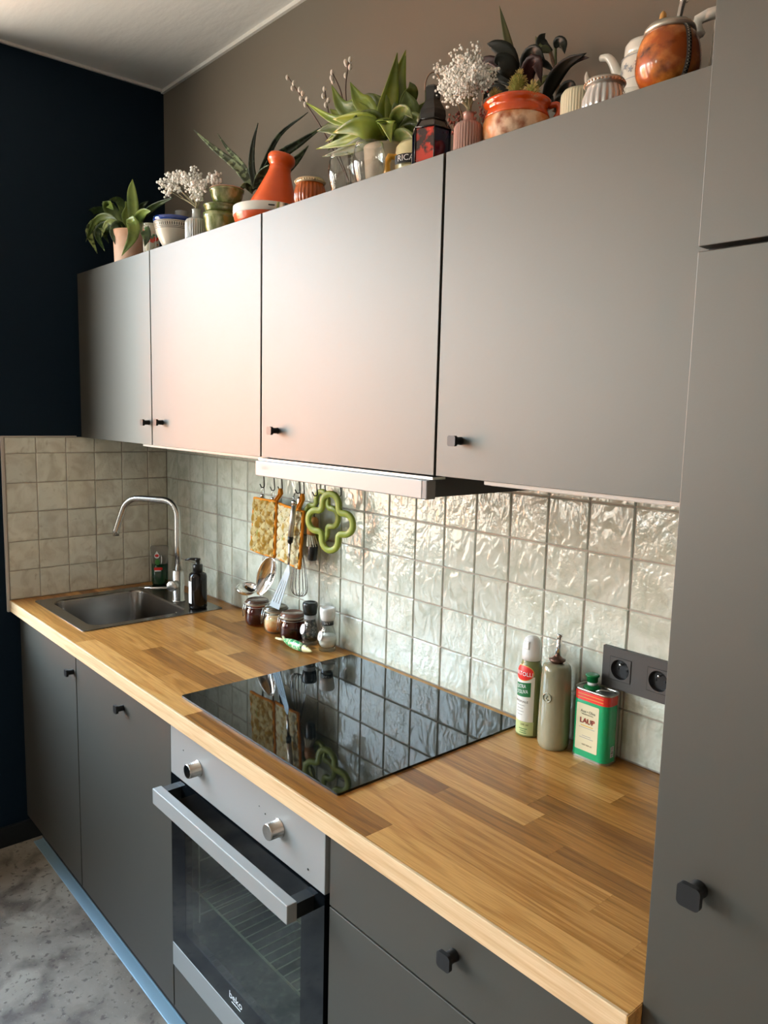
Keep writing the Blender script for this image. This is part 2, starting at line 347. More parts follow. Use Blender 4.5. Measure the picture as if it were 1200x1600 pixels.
def wood_material(name, light, mid, dark, rough=0.36, spread=1.0, edge=False):
    m = bpy.data.materials.new(name); m.use_nodes = True; nt = m.node_tree; N = nt.nodes; L = nt.links; p = N['Principled BSDF']
    p.inputs['Roughness'].default_value = rough; p.inputs['Specular IOR Level'].default_value = 0.45
    tc = N.new('ShaderNodeTexCoord'); oi = N.new('ShaderNodeObjectInfo'); sc = N.new('ShaderNodeVectorMath'); sc.operation = 'SCALE'; sc.inputs['Scale'].default_value = 41
    cx = N.new('ShaderNodeCombineXYZ'); [L.new(oi.outputs['Random'], cx.inputs[k]) for k in range(3)]; L.new(cx.outputs[0], sc.inputs[0])
    ad = N.new('ShaderNodeVectorMath'); ad.operation = 'ADD'; L.new(tc.outputs['Object'], ad.inputs[0]); L.new(sc.outputs[0], ad.inputs[1])
    def noise(st, scale, det, dist=0.0):
        mp = N.new('ShaderNodeMapping'); mp.inputs['Scale'].default_value = st; L.new(ad.outputs[0], mp.inputs[0])
        n = N.new('ShaderNodeTexNoise'); n.inputs['Scale'].default_value = scale; n.inputs['Detail'].default_value = det; n.inputs['Distortion'].default_value = dist; L.new(mp.outputs[0], n.inputs[0]); return n.outputs['Fac']
    def mrange(src, a, b, c=0.0, d=1.0):
        r = N.new('ShaderNodeMapRange'); r.inputs[1].default_value = a; r.inputs[2].default_value = b; r.inputs[3].default_value = c; r.inputs[4].default_value = d; L.new(src, r.inputs[0]); return r.outputs[0]
    def math(op, a, b):
        n = N.new('ShaderNodeMath'); n.operation = op
        for k, q in enumerate((a, b)):
            if isinstance(q, (int, float)): n.inputs[k].default_value = q
            else: L.new(q, n.inputs[k])
        return n.outputs[0]
    fine = noise((1, 26, 26), 14, 5, 0.4)                       # pores along the grain
    fig = noise((0.55, 8, 8), 2.2, 1.5, 0.4)                       # broad figure
    rings = math('SINE', math('MULTIPLY', fig, 46), 0)          # cathedral rings
    rg = mrange(rings, 0.1, 1.0, 0.0, 0.20)
    f = math('ADD', math('MULTIPLY', mrange(oi.outputs['Random'], 0, 1, 0, 1), 0.70 * spread), math('ADD', math('MULTIPLY', mrange(fine, 0.3, 0.7), 0.34), rg))
    cr = N.new('ShaderNodeValToRGB'); L.new(f, cr.inputs[0]); el = cr.color_ramp.elements
    el[0].position = 0.12; el[0].color = S(light); el[1].position = 1.05; el[1].color = S(dark); q = el.new(0.55); q.color = S(mid)
    L.new(cr.outputs[0], p.inputs['Base Color'])
    b = N.new('ShaderNodeBump'); b.inputs['Strength'].default_value = 0.06; b.inputs['Distance'].default_value = 0.001; L.new(fine, b.inputs['Height']); L.new(b.outputs[0], p.inputs['Normal'])
    return m
m_wood = wood_material('oak_stave', 'c99755', 'a06b2c', '714617')
m_woodedge = wood_material('oak_edge', 'd6ba92', 'c2a076', 'a5804f', rough=0.45, spread=0.3)

# concrete floor
m_floor = bpy.data.materials.new('stained_concrete'); m_floor.use_nodes = True
nt = m_floor.node_tree; N = nt.nodes; L = nt.links; p = N['Principled BSDF']; tc = N.new('ShaderNodeTexCoord')
def _n(scale, det, dist=0): n = N.new('ShaderNodeTexNoise'); n.inputs['Scale'].default_value = scale; n.inputs['Detail'].default_value = det; n.inputs['Distortion'].default_value = dist; L.new(tc.outputs['Object'], n.inputs[0]); return n.outputs['Fac']
def _r(s, a, b, c=0.0, d=1.0): r = N.new('ShaderNodeMapRange'); r.inputs[1].default_value = a; r.inputs[2].default_value = b; r.inputs[3].default_value = c; r.inputs[4].default_value = d; L.new(s, r.inputs[0]); return r.outputs[0]
def _m(f, a, b):
    x = N.new('ShaderNodeMix'); x.data_type = 'RGBA'; L.new(f, x.inputs['Factor'])
    for k, q in ((6, a), (7, b)):
        if isinstance(q, tuple): x.inputs[k].default_value = q
        else: L.new(q, x.inputs[k])
    return x.outputs[2]
c1 = _m(_r(_n(2.6, 6, 0.8), 0.38, 0.66), S('958c7d'), S('62564a')); c2 = _m(_r(_n(9, 8, 0.5), 0.48, 0.68, 0, 0.85), c1, S('44372c'))
c3 = _m(_r(_n(55, 3, 0.2), 0.58, 0.66, 0, 0.8), c2, S('4a3d33')); c4 = _m(_r(_n(160, 2), 0.66, 0.74, 0, 0.5), c3, S('aba698'))
L.new(c4, p.inputs['Base Color']); p.inputs['Roughness'].default_value = 0.5
b = N.new('ShaderNodeBump'); b.inputs['Strength'].default_value = 0.15; b.inputs['Distance'].default_value = 0.002; L.new(_n(70, 4), b.inputs['Height']); L.new(b.outputs[0], p.inputs['Normal'])

# ------------------------------------------------------------------ room shell
XR, YF, H = 4.2, -6.2, 2.738
struct('floor', MB().box(-0.4, XR + 0.2, YF - 0.2, 0.2, -0.1, 0.0), m_floor, origin=(0, 0, 0))
struct('ceiling', MB().box(-0.4, XR + 0.2, YF - 0.2, 0.2, H, H + 0.1), m_ceil, origin=(0, 0, H))
wb = struct('wall_back', MB().box(-0.2, XR + 0.2, 0.010, 0.2, 0.0, H), m_backwall, origin=(0, 0.01, 0))
fx0, fx1, fz0, fz1 = FILL_WIN
struct('wall_front', MB().box(-0.2, fx0, YF - 0.2, YF, 0.0, H).box(fx1, XR + 0.2, YF - 0.2, YF, 0.0, H).box(fx0, fx1, YF - 0.2, YF, 0.0, fz0).box(fx0, fx1, YF - 0.2, YF, fz1, H), m_room, origin=(0, YF, 0))
w = MB(); f = 0.055
for x0, x1, z0, z1 in ((fx0, fx1, fz0, fz0 + f), (fx0, fx1, fz1 - f, fz1), (fx0, fx0 + f, fz0 + f, fz1 - f), (fx1 - f, fx1, fz0 + f, fz1 - f)): w.box(x0, x1, YF - 0.13, YF - 0.06, z0, z1)
wn3 = struct('window_4', w, m_white, origin=(1.0, YF - 0.1, fz0)); MB().box(fx0 + f, fx1 - f, YF - 0.098, YF - 0.092, fz0 + f, fz1 - f).build('glass_pane', m_pane, wn3)
struct('wall_right', MB().box(XR, XR + 0.2, YF, 0.01, 0.0, H), m_room, origin=(XR, 0, 0))
lw = MB(); xa, xb = -0.40, -0.010
lw.box(xa, xb, YF, 0.01, 0.0, WZ0).box(xa, xb, YF, 0.01, WZ1, H).box(xa, xb, WIN[0][1], 0.01, WZ0, WZ1).box(xa, xb, WIN[1][1], WIN[0][0], WZ0, WZ1).box(xa, xb, WIN[2][1], WIN[1][0], WZ0, WZ1).box(xa, xb, YF, WIN[2][0], WZ0, WZ1)
wl = struct('wall_left', lw, m_navy, origin=(-0.01, 0, 0))
for i, (a, b_) in enumerate(WIN):
    w = MB(); f = 0.055
    for y0, y1, z0, z1 in ((a, b_, WZ0, WZ0 + f), (a, b_, WZ1 - f, WZ1), (a, a + f, WZ0 + f, WZ1 - f), (b_ - f, b_, WZ0 + f, WZ1 - f)):
        w.box(-0.33, -0.26, y0, y1, z0, z1)
    wn = struct('window_%d' % (i + 1), w, m_white, origin=(-0.3, (a + b_) / 2, WZ0))
    MB().box(-0.298, -0.292, a + f, b_ - f, WZ0 + f, WZ1 - f).build('glass_pane', m_pane, wn)
struct('baseboard_left', MB().box(-0.010, 0.004, YF, -0.01, 0.0, 0.075), m_skirt, origin=(0, -2, 0), bevel=0.003)
# facade added out of view to warm the gloss of the cabinet doors
m_house = mat('terracotta_render', (0.66, 0.24, 0.11), 0.9)
hs = tag(thing('added_house', (-8.6, -5.4, -3.0), None, None), kind='structure')
MB().box(-9.6, -8.6, -6.9, -3.6, -3.0, 3.15).build('wall', m_house, hs)
mb = MB()
for z in (-1.9, 0.2):
    for y in (-6.4, -5.4, -4.4): MB().box(-8.62, -8.58, y, y + 0.55, z, z + 0.9).build('window', m_blackglass, hs)
rf = MB(); rf.add([(-9.8, -7.1, 3.15), (-8.5, -7.1, 3.15), (-8.5, -3.4, 3.15), (-9.8, -3.4, 3.15), (-9.5, -7.1, 3.3), (-9.5, -3.4, 3.3)], [(0, 3, 2, 1), (1, 2, 5, 4), (0, 4, 5, 3), (0, 1, 4), (3, 5, 2)]); rf.build('roof', mat('roof_tile', (0.2, 0.06, 0.03), 0.8), hs)

# ------------------------------------------------------------------ wall tiles: one object each
P = 0.102; WT = 0.9; TOPZ = 1.466
MB().box(-0.0020, 2.405, 0.0022, 0.0102, 0.862, TOPZ).build('grout_bed', m_grout, wb)
MB().box(-0.010, -0.0022, -0.590, 0.010, 0.862, TOPZ).build('grout_bed', m_grout, wl)
def tile_mesh(w, h, side):
    g = 0.0013; b = 0.0024; x0, x1, z0, z1 = -w / 2 + g, w / 2 - g, -h / 2 + g, h / 2 - g; j = lambda: rnd.uniform(-0.0007, 0.0007)
    cs = [(x0 + j(), z0 + j()), (x1 + j(), z0 + j()), (x1 + j(), z1 + j()), (x0 + j(), z1 + j())]
    ins = [(x0 + b, z0 + b), (x1 - b, z0 + b), (x1 - b, z1 - b), (x0 + b, z1 - b)]
    v = [(x, -0.0050, z) for x, z in cs] + [(x, -0.0074, z) for x, z in cs] + [(x, -0.0092 + rnd.uniform(-0.0004, 0.0003), z) for x, z in ins] + [(0, -0.0098, 0)]
    f = [(i, (i + 1) % 4, 4 + (i + 1) % 4, 4 + i) for i in range(4)] + [(4 + i, 4 + (i + 1) % 4, 8 + (i + 1) % 4, 8 + i) for i in range(4)] + [(8 + i, 8 + (i + 1) % 4, 12) for i in range(4)]
    if side: v = [(-y, x, z) for x, y, z in v]          # turn to face +x
    # the tile stands on y = +0.010 .. 0 (front face at 0)
    sh = 0.0085
    v = [((x - sh, y, z) if side else (x, y + sh, z)) for x, y, z in v]
    me = bpy.data.meshes.new('tile'); me.from_pydata(v, [], f); me.update(); me.materials.append(m_tile2 if side else m_tile)
    return me
cache = {}
def put_tile(parent, c, w, h, side):
    key = (round(w, 3), round(h, 3), side, rnd.randrange(6))
    if key not in cache: cache[key] = tile_mesh(w, h, side)
    o = bpy.data.objects.new('tile', cache[key]); COL.objects.link(o); o.parent = parent
    o.location = Vector(c) - ORG[parent.name]
    t = radians(0.45); o.rotation_euler = (rnd.uniform(-t, t), rnd.uniform(-t / 3, t / 3), rnd.uniform(-t, t)) if not side else (rnd.uniform(-t / 3, t / 3), rnd.uniform(-t, t), rnd.uniform(-t, t))
xs = [0.0] + [0.09 + P * i for i in range(23)] + [2.405]
ys = [0.0] + [-(0.077 + P * i) for i in range(6)]
zs = [WT + P * k for k in range(6)] + [TOPZ]
for k in range(6):
    for i in range(len(xs) - 1):
        if xs[i + 1] - xs[i] < 0.02: continue
        put_tile(wb, ((xs[i] + xs[i + 1]) / 2, 0.0, (zs[k] + zs[k + 1]) / 2), xs[i + 1] - xs[i], zs[k + 1] - zs[k], False)
    for i in range(len(ys) - 1):
        put_tile(wl, (0.0, (ys[i] + ys[i + 1]) / 2, (zs[k] + zs[k + 1]) / 2), ys[i] - ys[i + 1], zs[k + 1] - zs[k], True)
struct('trim_1', MB().box(-0.010, 0.003, -0.597, -0.590, 0.860, TOPZ + 0.004).box(-0.010, 0.002, -0.590, -0.345, TOPZ, TOPZ + 0.004), m_edge, origin=(0, -0.594, 0.86))

struct('trim_2', MB().box(-0.010, XR, 0.000, 0.010, H - 0.012, H).box(-0.010, 0.000, YF, 0.000, H - 0.008, H), m_white, origin=(0, 0, H - 0.012))

# ------------------------------------------------------------------ knobs
def knob(parent, x, z, yb, s, name='handle'):
    """a black rounded-square knob on a waisted neck, face towards the room"""
    mb = MB(); mb.M = xf((x, yb, z), axes=((1, 0, 0), (0, 0, 1), (0, -1, 0)))
    pr = [(s * 0.40, 0), (s * 0.36, 0.006), (s * 0.37, 0.014), (s * 0.44, 0.0185)]
    mb.lathe(pr, seg=14); mb.prism(rrect(-s / 2, s / 2, -s / 2, s / 2, s * 0.22), 0.018, 0.0245)
    return mb.build(name, m_knob, parent, bevel=0.0008)

# ------------------------------------------------------------------ wall cabinets
UZ0, UZ1, UY = 1.465, 2.036, -0.328
DX = [0.0, 0.593, 1.205, 1.805, 2.405]
lab = ['grey-brown wall cabinet in the dark corner by the navy wall, knob at its lower right', 'grey-brown wall cabinet second from the navy wall, under the orange lidded pot',
       'grey-brown wall cabinet above the steel cooker hood', 'grey-brown wall cabinet next to the tall cabinet, under the orange gourd']
kn = [(0.5720, -0.3520, 1.5323), (0.6654, -0.3520, 1.5347), (1.2773, -0.3520, 1.5307), (1.8675, -0.3520, 1.5323)]
for i in range(4):
    x0, x1 = DX[i], DX[i + 1]
    t = thing('wall_cabinet', ((x0 + x1) / 2, UY, UZ0), lab[i], 'cabinet', 'wall cabinets in a row above the worktop')
    MB().box(x0 + 0.002, x1 - 0.002, UY + 0.020, 0.008, UZ0 + 0.010, UZ1 - 0.001).build('body', m_carc, t)
    d = MB().box(x0 + 0.0030, x1 - 0.0030, UY, UY + 0.018, UZ0, UZ1).build('door', m_front, t, bevel=0.0008)
    knob(d, kn[i][0], kn[i][2], UY, 0.019)
# slim lights under the cabinets
for (a, b_, l) in ((0.47, 1.198, 'slim white light bar under the wall cabinets, left of the cooker hood'), (1.905, 2.40, 'slim white light bar under the wall cabinet, right of the cooker hood')):
    t = thing('under_cabinet_light', ((a + b_) / 2, -0.285, 1.465), l, 'light', 'light bars under the cabinets')
    MB().bbox(a, b_, -0.304, -0.262, 1.4555, 1.475, 0.002).build('housing', m_white, t)
    MB().box(a + 0.01, b_ - 0.01, -0.296, -0.270, 1.4545, 1.4556).build('diffuser', mat('frosted_plastic', 'e8e6e0', 0.3), t)

# ------------------------------------------------------------------ cooker hood
t = thing('cooker_hood', (1.505, -0.33, 1.42), 'flat pull-out cooker hood with a steel front bar', 'cooker hood')
MB().bbox(1.2085, 1.7905, -0.346, -0.322, 1.4205, 1.4565, 0.002).build('front_bar', m_steel, t)
MB().bbox(1.7905, 1.8035, -0.346, -0.322, 1.4205, 1.4565, 0.002).build('end_cap', mat('hood_cap', (0.20, 0.19, 0.18), 0.4), t)
MB().box(1.212, 1.802, -0.322, -0.02, 1.424, 1.462).build('housing', mat('hood_body', (0.040, 0.034, 0.030), 0.45), t)
MB().box(1.204, 1.806, -0.334, -0.30, 1.4575, 1.4625).build('steel_lip', m_steel2, t)
text(t, 'beko', 0.017, (1.254, -0.346, 1.4425), (1, 0, 0), (0, 0, 1), m_greyprint, sx=1.1)
MB().box(1.242, 1.270, -0.3464, -0.346, 1.4315, 1.4325).build('underline', m_greyprint, t)
mb = MB()
for k in range(11): mb.box(1.28 + k * 0.042, 1.31 + k * 0.042, -0.30, -0.05, 1.4225, 1.4242)
mb.build('grease_filter', m_steel2, t)

# ------------------------------------------------------------------ base cabinets
BY, BZ0, BZ1 = -0.559, 0.098, 0.857
def base(x0, x1, label):
    t = thing('base_cabinet', ((x0 + x1) / 2, BY, BZ0), label, 'cabinet', 'base cabinets under the worktop')
    mb = MB(); a, b_, z0 = x0 + 0.001, x1 - 0.001, BZ0 + 0.004
    mb.box(a, a + 0.018, BY + 0.020, 0.006, z0, 0.861).box(b_ - 0.018, b_, BY + 0.020, 0.006, z0, 0.861).box(a + 0.018, b_ - 0.018, BY + 0.020, 0.006, z0, z0 + 0.018).box(a + 0.018, b_ - 0.018, -0.004, 0.006, z0 + 0.018, 0.861)
    mb.build('body', m_carc, t); return t
t = base(0.0, 0.549, 'grey-brown base cabinet in the corner against the navy wall, below the sink')
d = MB().box(0.003, 0.5460, BY, BY + 0.018, BZ0, BZ1).build('door', m_front, t, bevel=0.0008); k_ = (0.5268, -0.5830, 0.7824); knob(d, k_[0], k_[2], BY, 0.021)
t = base(0.549, 1.180, 'grey-brown base cabinet left of the oven')
d = MB().box(0.5522, 1.1765, BY, BY + 0.018, BZ0, BZ1).build('door', m_front, t, bevel=0.0008); k_ = (0.8995, -0.5830, 0.7866); knob(d, k_[0], k_[2], BY, 0.021)
t = base(1.803, 2.405, 'grey-brown drawer cabinet right of the oven')
d = MB().box(1.8055, 2.4025, BY, BY + 0.018, 0.7045, BZ1).build('drawer', m_front, t, bevel=0.0008); k_ = (2.1090, -0.5830, 0.7861); knob(d, k_[0], k_[2], BY, 0.026)
d = MB().box(1.8055, 2.4025, BY, BY + 0.018, 0.402, 0.7005).build('drawer', m_front, t, bevel=0.0008); knob(d, 2.08, 0.62, BY, 0.026)
d = MB().box(1.8055, 2.4025, BY, BY + 0.018, BZ0, 0.398).build('drawer', m_front, t, bevel=0.0008); knob(d, 2.08, 0.32, BY, 0.026)
# oven housing: frame around the oven and the drawer below it
t = thing('oven_cabinet', (1.49, BY, BZ0), 'grey-brown cabinet frame holding the oven, with a low drawer front beneath it', 'cabinet', 'base cabinets under the worktop')
MB().box(1.1812, 1.186, BY + 0.012, 0.006, BZ0, 0.861).box(1.7965, 1.8018, BY + 0.012, 0.006, BZ0, 0.861).box(1.186, 1.7965, BY + 0.03, 0.006, 0.2135, 0.2185).box(1.186, 1.7965, -0.01, 0.006, BZ0, 0.861).build('body', m_blackmat, t)
MB().box(1.1815, 1.8012, BY, BY + 0.018, BZ0, 0.2105).build('drawer', m_front, t, bevel=0.0008)
# plinth and floor strip
tag(MB().box(0.0, 2.405, -0.512, -0.496, 0.0, BZ0 - 0.002).build('plinth', mat('grey_plinth', (0.10, 0.10, 0.10), 0.25, spec=0.7)), 'dark grey plinth board under the base cabinets', 'plinth')
mb = MB().bbox(0.03, 2.41, -0.549, -0.5155, 0.0, 0.004, 0.0012).box(0.03, 2.41, -0.5185, -0.5155, 0.004, 0.0065)
tag(mb.build('floor_strip', mat('aluminium_sky_tint', (0.30, 0.44, 0.52), 0.50, metal=0.4)), 'pale bluish metal strip on the concrete floor along the plinth', 'trim')  # blue of the reflected sky is put into the metal's base colour

# ------------------------------------------------------------------ tall cabinet
t = thing('tall_cabinet', (2.707, BY, 0.0), 'tall grey-brown cabinet standing at the right end of the worktop', 'cabinet')
MB().box(2.4085, 3.005, BY + 0.020, 0.006, 0.0, 2.40).build('body', m_carc, t)
d = MB().box(2.4075, 3.005, BY, BY + 0.018, BZ0, 1.7510).build('door', m_front, t, bevel=0.0008); k_ = (2.4623, -0.5830, 1.0731); knob(d, k_[0], k_[2], BY, 0.026)
d = MB().box(2.4075, 3.005, BY, BY + 0.018, 1.7560, 2.40).build('door', m_front, t, bevel=0.0008); knob(d, 2.95, 1.85, BY, 0.026)

# ------------------------------------------------------------------ worktop of oak staves
hx0, hx1, hy0, hy1 = 0.100, 0.500, -0.492, -0.155       # hole for the sink bowl
t = thing('worktop', (1.2, -0.3, 0.862), 'long oak worktop with a pale front edge', 'worktop')
m_core = mat('chipboard', (0.35, 0.24, 0.13), 0.8)
mb = MB()
for (a, b_, c, d_) in ((0.0, hx0, -0.585, 0.0), (hx1, 2.4065, -0.585, 0.0), (hx0, hx1, -0.585, hy0), (hx0, hx1, hy1, 0.0)): mb.box(a, b_, c, d_, 0.862, 0.8965)
mb.build('core', m_core, t)
MB().box(0.004, 2.4065, -0.591, -0.5852, 0.862, 0.9).build('edge_band', m_woodedge, t, bevel=0.0012)
MB().box(2.4066, 2.4078, -0.591, BY - 0.001, 0.862, 0.8995).build('end_band', m_wood, t)
rows = [-0.5851, -0.525, -0.463, -0.404, -0.356, -0.298, -0.238, -0.178, -0.118, -0.058, -0.001]
joints = {0: [0.62, 1.30, 1.93], 1: [0.42, 1.03, 1.66, 1.90 + 0.45], 2: [0.25, 0.80, 1.44, 1.83, 2.27], 3: [0.50, 1.10, 1.90, 2.15], 4: [0.33, 0.90, 1.55, 2.07], 5: [0.66, 0.98, 1.50, 2.03], 6: [0.22, 0.75, 1.12, 1.95, 2.24], 7: [0.58, 0.95, 1.6, 2.12], 8: [0.70, 1.08, 1.99, 2.3], 9: [0.4, 0.85, 1.5, 1.9, 2.2]}
def sub(r, h):       # rectangle minus rectangle
    x0, x1, y0, y1 = r; a, b, c, d = h
    if x1 <= a or x0 >= b or y1 <= c or y0 >= d: return [r]
    out = []
    if x0 < a: out.append((x0, a, y0, y1))
    if x1 > b: out.append((b, x1, y0, y1))
    xa, xb = max(x0, a), min(x1, b)
    if y0 < c: out.append((xa, xb, y0, c))
    if y1 > d: out.append((xa, xb, d, y1))
    return out
for r in range(10):
    xx = [0.001] + joints[r] + [2.4065]
    for i in range(len(xx) - 1):
        pcs = sub((xx[i], xx[i + 1], rows[r], rows[r + 1]), (hx0, hx1, hy0, hy1)); g = 0.00012
        for (a, b_, c, d_) in pcs: MB().box(a + g, b_ - g, c + g, d_ - g, 0.8966, 0.9).build('stave', m_wood, t)

# ------------------------------------------------------------------ sink
t = thing('sink', (0.30, -0.30, 0.90), 'square stainless steel sink set into the worktop in the corner', 'sink')
ox0, ox1, oy0, oy1 = 0.062, 0.532, -0.528, -0.052
outer = rrect(ox0, ox1, oy0, oy1, 0.014, 4); inner = rrect(hx0 + 0.004, hx1 - 0.004, hy0 + 0.004, hy1 - 0.004, 0.05, 8)
def ring(mb, A, za, B, zb, sm=True):    # joins two closed outlines with different point counts by angle
    ca = Vector((sum(p[0] for p in B) / len(B), sum(p[1] for p in B) / len(B)))
    bm = bmesh.new(); va = [bm.verts.new((p[0], p[1], za)) for p in A]; vb = [bm.verts.new((p[0], p[1], zb)) for p in B]
    ea = [bm.edges.new((va[i], va[(i + 1) % len(va)])) for i in range(len(va))]; eb = [bm.edges.new((vb[i], vb[(i + 1) % len(vb)])) for i in range(len(vb))]
    bmesh.ops.bridge_loops(bm, edges=ea + eb); bm.verts.index_update()
    mb.add([v.co[:] for v in bm.verts], [[v.index for v in f.verts] for f in bm.faces], sm); bm.free()
mb = MB(); n_ = 9; outer = rrect(ox0, ox1, oy0, oy1, 0.014, 8)
def strip(mb, loops, smooth=True):
    n = len(loops[0]); vs = [p for l in loops for p in l]; fs = []
    for i in range(len(loops) - 1):
        for k in range(n): fs.append((i * n + k, i * n + (k + 1) % n, (i + 1) * n + (k + 1) % n, (i + 1) * n + k))
    mb.add(vs, fs, smooth)
z3 = lambda P, z: [(x, y, z) for x, y in P]
strip(mb, [z3(outer, 0.9001), z3(outer, 0.9022), z3(rrect(ox0 + .002, ox1 - .002, oy0 + .002, oy1 - .002, 0.013, 8), 0.9032), z3(inner, 0.9026)], False)
mb.build('flange', m_sinksteel, t)
mb = MB(); L_ = []
for (ins, z, r) in ((0.0, 0.9026, 0.05), (0.0025, 0.9005, 0.048), (0.004, 0.895, 0.047), (0.007, 0.79, 0.045), (0.011, 0.768, 0.042), (0.020, 0.756, 0.036), (0.04, 0.752, 0.03)):
    L_.append(z3(rrect(hx0 + .004 + ins, hx1 - .004 - ins, hy0 + .004 + ins, hy1 - .004 - ins, r, 8), z))
strip(mb, L_); l = len(mb.v); mb.add(L_[-1], [tuple(range(len(L_[-1])))]); mb.build('bowl', m_sinksteel, t)
MB().lathe([(0.0, 0.7535), (0.016, 0.7535), (0.02, 0.7555), (0.045, 0.7565), (0.047, 0.753)], 0.30, -0.32, 32).build('drain', m_chrome, t)
mb = MB(); mb.M = xf((0.415, hy1 - 0.0125, 0.868), axes=((1, 0, 0), (0, 0, 1), (0, -1, 0))); mb.lathe([(0.0, 0.001), (0.006, 0.002), (0.011, 0.004), (0.014, 0.003), (0.0145, 0.0)], seg=20); mb.build('overflow', m_chrome, t)

# ------------------------------------------------------------------ induction hob
t = thing('induction_hob', (1.496, -0.28, 0.90), 'flat black glass induction hob set on the worktop', 'hob')
MB().prism(rrect(1.194, 1.7985, -0.5385, -0.0235, 0.004, 3), 0.9004, 0.9050).build('glass_top', m_blackglass, t, bevel=0.0008)

# ------------------------------------------------------------------ oven
t = thing('built_in_oven', (1.492, BY, 0.22), 'built-in oven with a steel control panel, two knobs and a black glass door', 'oven')
X0, X1 = 1.186, 1.796
MB().bbox(X0, X1, BY - 0.004, BY + 0.02, 0.7185, 0.8600, 0.0012).build('control_panel', m_steel, t)
def oknob(x, z):
    mb = MB(); mb.M = xf((x, BY - 0.004, z), axes=((1, 0, 0), (0, 0, 1), (0, -1, 0)))
    mb.lathe([(0.0190, 0), (0.0190, 0.002), (0.0165, 0.003), (0.0160, 0.026), (0.0150, 0.028)], seg=36); k = mb.build('knob', m_steel2, t)
    mb = MB(); mb.M = xf((x, BY - 0.004, z), axes=((1, 0, 0), (0, 0, 1), (0, -1, 0))); mb.lathe([(0.0, 0.0285), (0.0150, 0.0282)], seg=36, closed_caps=False); mb.build('knob_face', m_chrome, k)
ka = (1.3234, -0.5910, 0.7795); kb = (1.6493, -0.5910, 0.7828)
oknob(ka[0], ka[2]); oknob(kb[0], kb[2])
mb = MB()
for x, z, r in ((1.252, 0.796, 0.0016), (1.578, 0.797, 0.0012), (1.60, 0.790, 0.0016), (1.745, 0.744, 0.0022)):
    mb = MB(); mb.M = xf((x, BY - 0.0045, z), axes=((1, 0, 0), (0, 0, 1), (0, -1, 0))); mb.lathe([(r, 0), (r, 0.0006)], seg=10); mb.build('indicator', m_black, t)
# door: black glass frame around a see-through window, steel strip at the foot
d = MB(); wx0, wx1, wz0, wz1 = 1.254, 1.724, 0.335, 0.655; y0, y1 = BY - 0.004, BY + 0.014
for a, b_, c, e_ in ((X0, wx0, 0.2800, 0.7145), (wx1, X1, 0.2800, 0.7145), (wx0, wx1, wz1, 0.7145), (wx0, wx1, 0.2800, wz0)): d.box(a, b_, y0, y1, c, e_)
door = d.build('door', m_ovenglass, t)
MB().box(wx0, wx1, y0 + 0.0004, y0 + 0.004, wz0, wz1).build('glass_pane', m_ovenpane, door)
MB().bbox(X0, X1, BY - 0.005, BY + 0.014, 0.2195, 0.2795, 0.001).build('steel_strip', m_steel, door)
text(door, 'beko', 0.024, (1.485, y0, 0.3115), (1, 0, 0), (0, 0, 1), m_paint, sx=1.15)
MB().box(1.468, 1.505, y0 - 0.0004, y0, 0.2975, 0.2992).build('underline', m_paint, door)
hd = MB().bbox(1.212, 1.764, -0.622, -0.600, 0.6690, 0.7060, 0.0015).build('handle', m_steel, door)
for xq in (1.2125, 1.738): MB().box(xq, xq + 0.0255, -0.600, y0, 0.672, 0.702).build('handle_bracket', m_black, hd)
cv = MB()
cx0, cx1, cz0, cz1, cy = 1.235, 1.745, 0.30, 0.69, -0.12
for a in ((cx0, cx1, cy, cy + 0.01, cz0, cz1), (cx0 - .01, cx0, BY + .015, cy, cz0, cz1), (cx1, cx1 + .01, BY + .015, cy, cz0, cz1), (cx0, cx1, BY + .015, cy, cz0 - .01, cz0), (cx0, cx1, BY + .015, cy, cz1, cz1 + .01)): cv.box(*a)
cv.build('cavity', m_cavity, t)
m_shelf = mat('pale_wire', (0.75, 0.73, 0.62), 0.35, metal=0.4)
for z in (0.43, 0.585):
    mb = MB(); ya, yb = -0.53, -0.15
    mb.tube([(cx0 + .012, ya, z), (cx1 - .012, ya, z), (cx1 - .012, yb, z), (cx0 + .012, yb, z)], 0.0028, 8, closed=True)
    for k in range(19): x = cx0 + 0.03 + k * 0.025; mb.tube([(x, ya, z), (x, yb, z)], 0.0014, 5)
    mb.build('wire_shelf', m_shelf, t)
for x in (cx0 + 0.006, cx1 - 0.006):
    mb = MB()
    for z in (0.36, 0.43, 0.50, 0.585, 0.64): mb.tube([(x, -0.52, z), (x, -0.16, z)], 0.002, 5)
    mb.tube([(x, -0.52, 0.34), (x, -0.52, 0.66)], 0.002, 5); mb.tube([(x, -0.16, 0.34), (x, -0.16, 0.66)], 0.002, 5); mb.build('side_rack', m_shelf, t)

# ------------------------------------------------------------------ tap
t = thing('kitchen_tap', (0.352, -0.130, 0.9032), 'brushed steel kitchen tap with an arched spout behind the sink', 'tap')
bx, by = 0.352, -0.130
MB().lathe([(0.0235, 0.9032), (0.0235, 0.9075), (0.0205, 0.908), (0.0205, 1.012), (0.0195, 1.0135)], bx, by, 32).build('body', m_satin := m_steel2, t)
q = [Vector((bx, by, 1.0135)), Vector((bx, by, 1.10)), Vector((bx, by, 1.205))]
tip = Vector((0.135, -0.262, 1.118)); d_ = Vector((tip.x - bx, tip.y - by, 0)); 
arc = [q[0], q[1], q[2]]
for a in range(10, 91, 16): arc.append(Vector((bx, by, 1.205)) + d_ * 0.22 * (1 - cos(radians(a))) + Vector((0, 0, 0.053 * sin(radians(a)))))
arc += [Vector((bx, by, 1.258)) + d_ * f for f in (0.4, 0.6)]
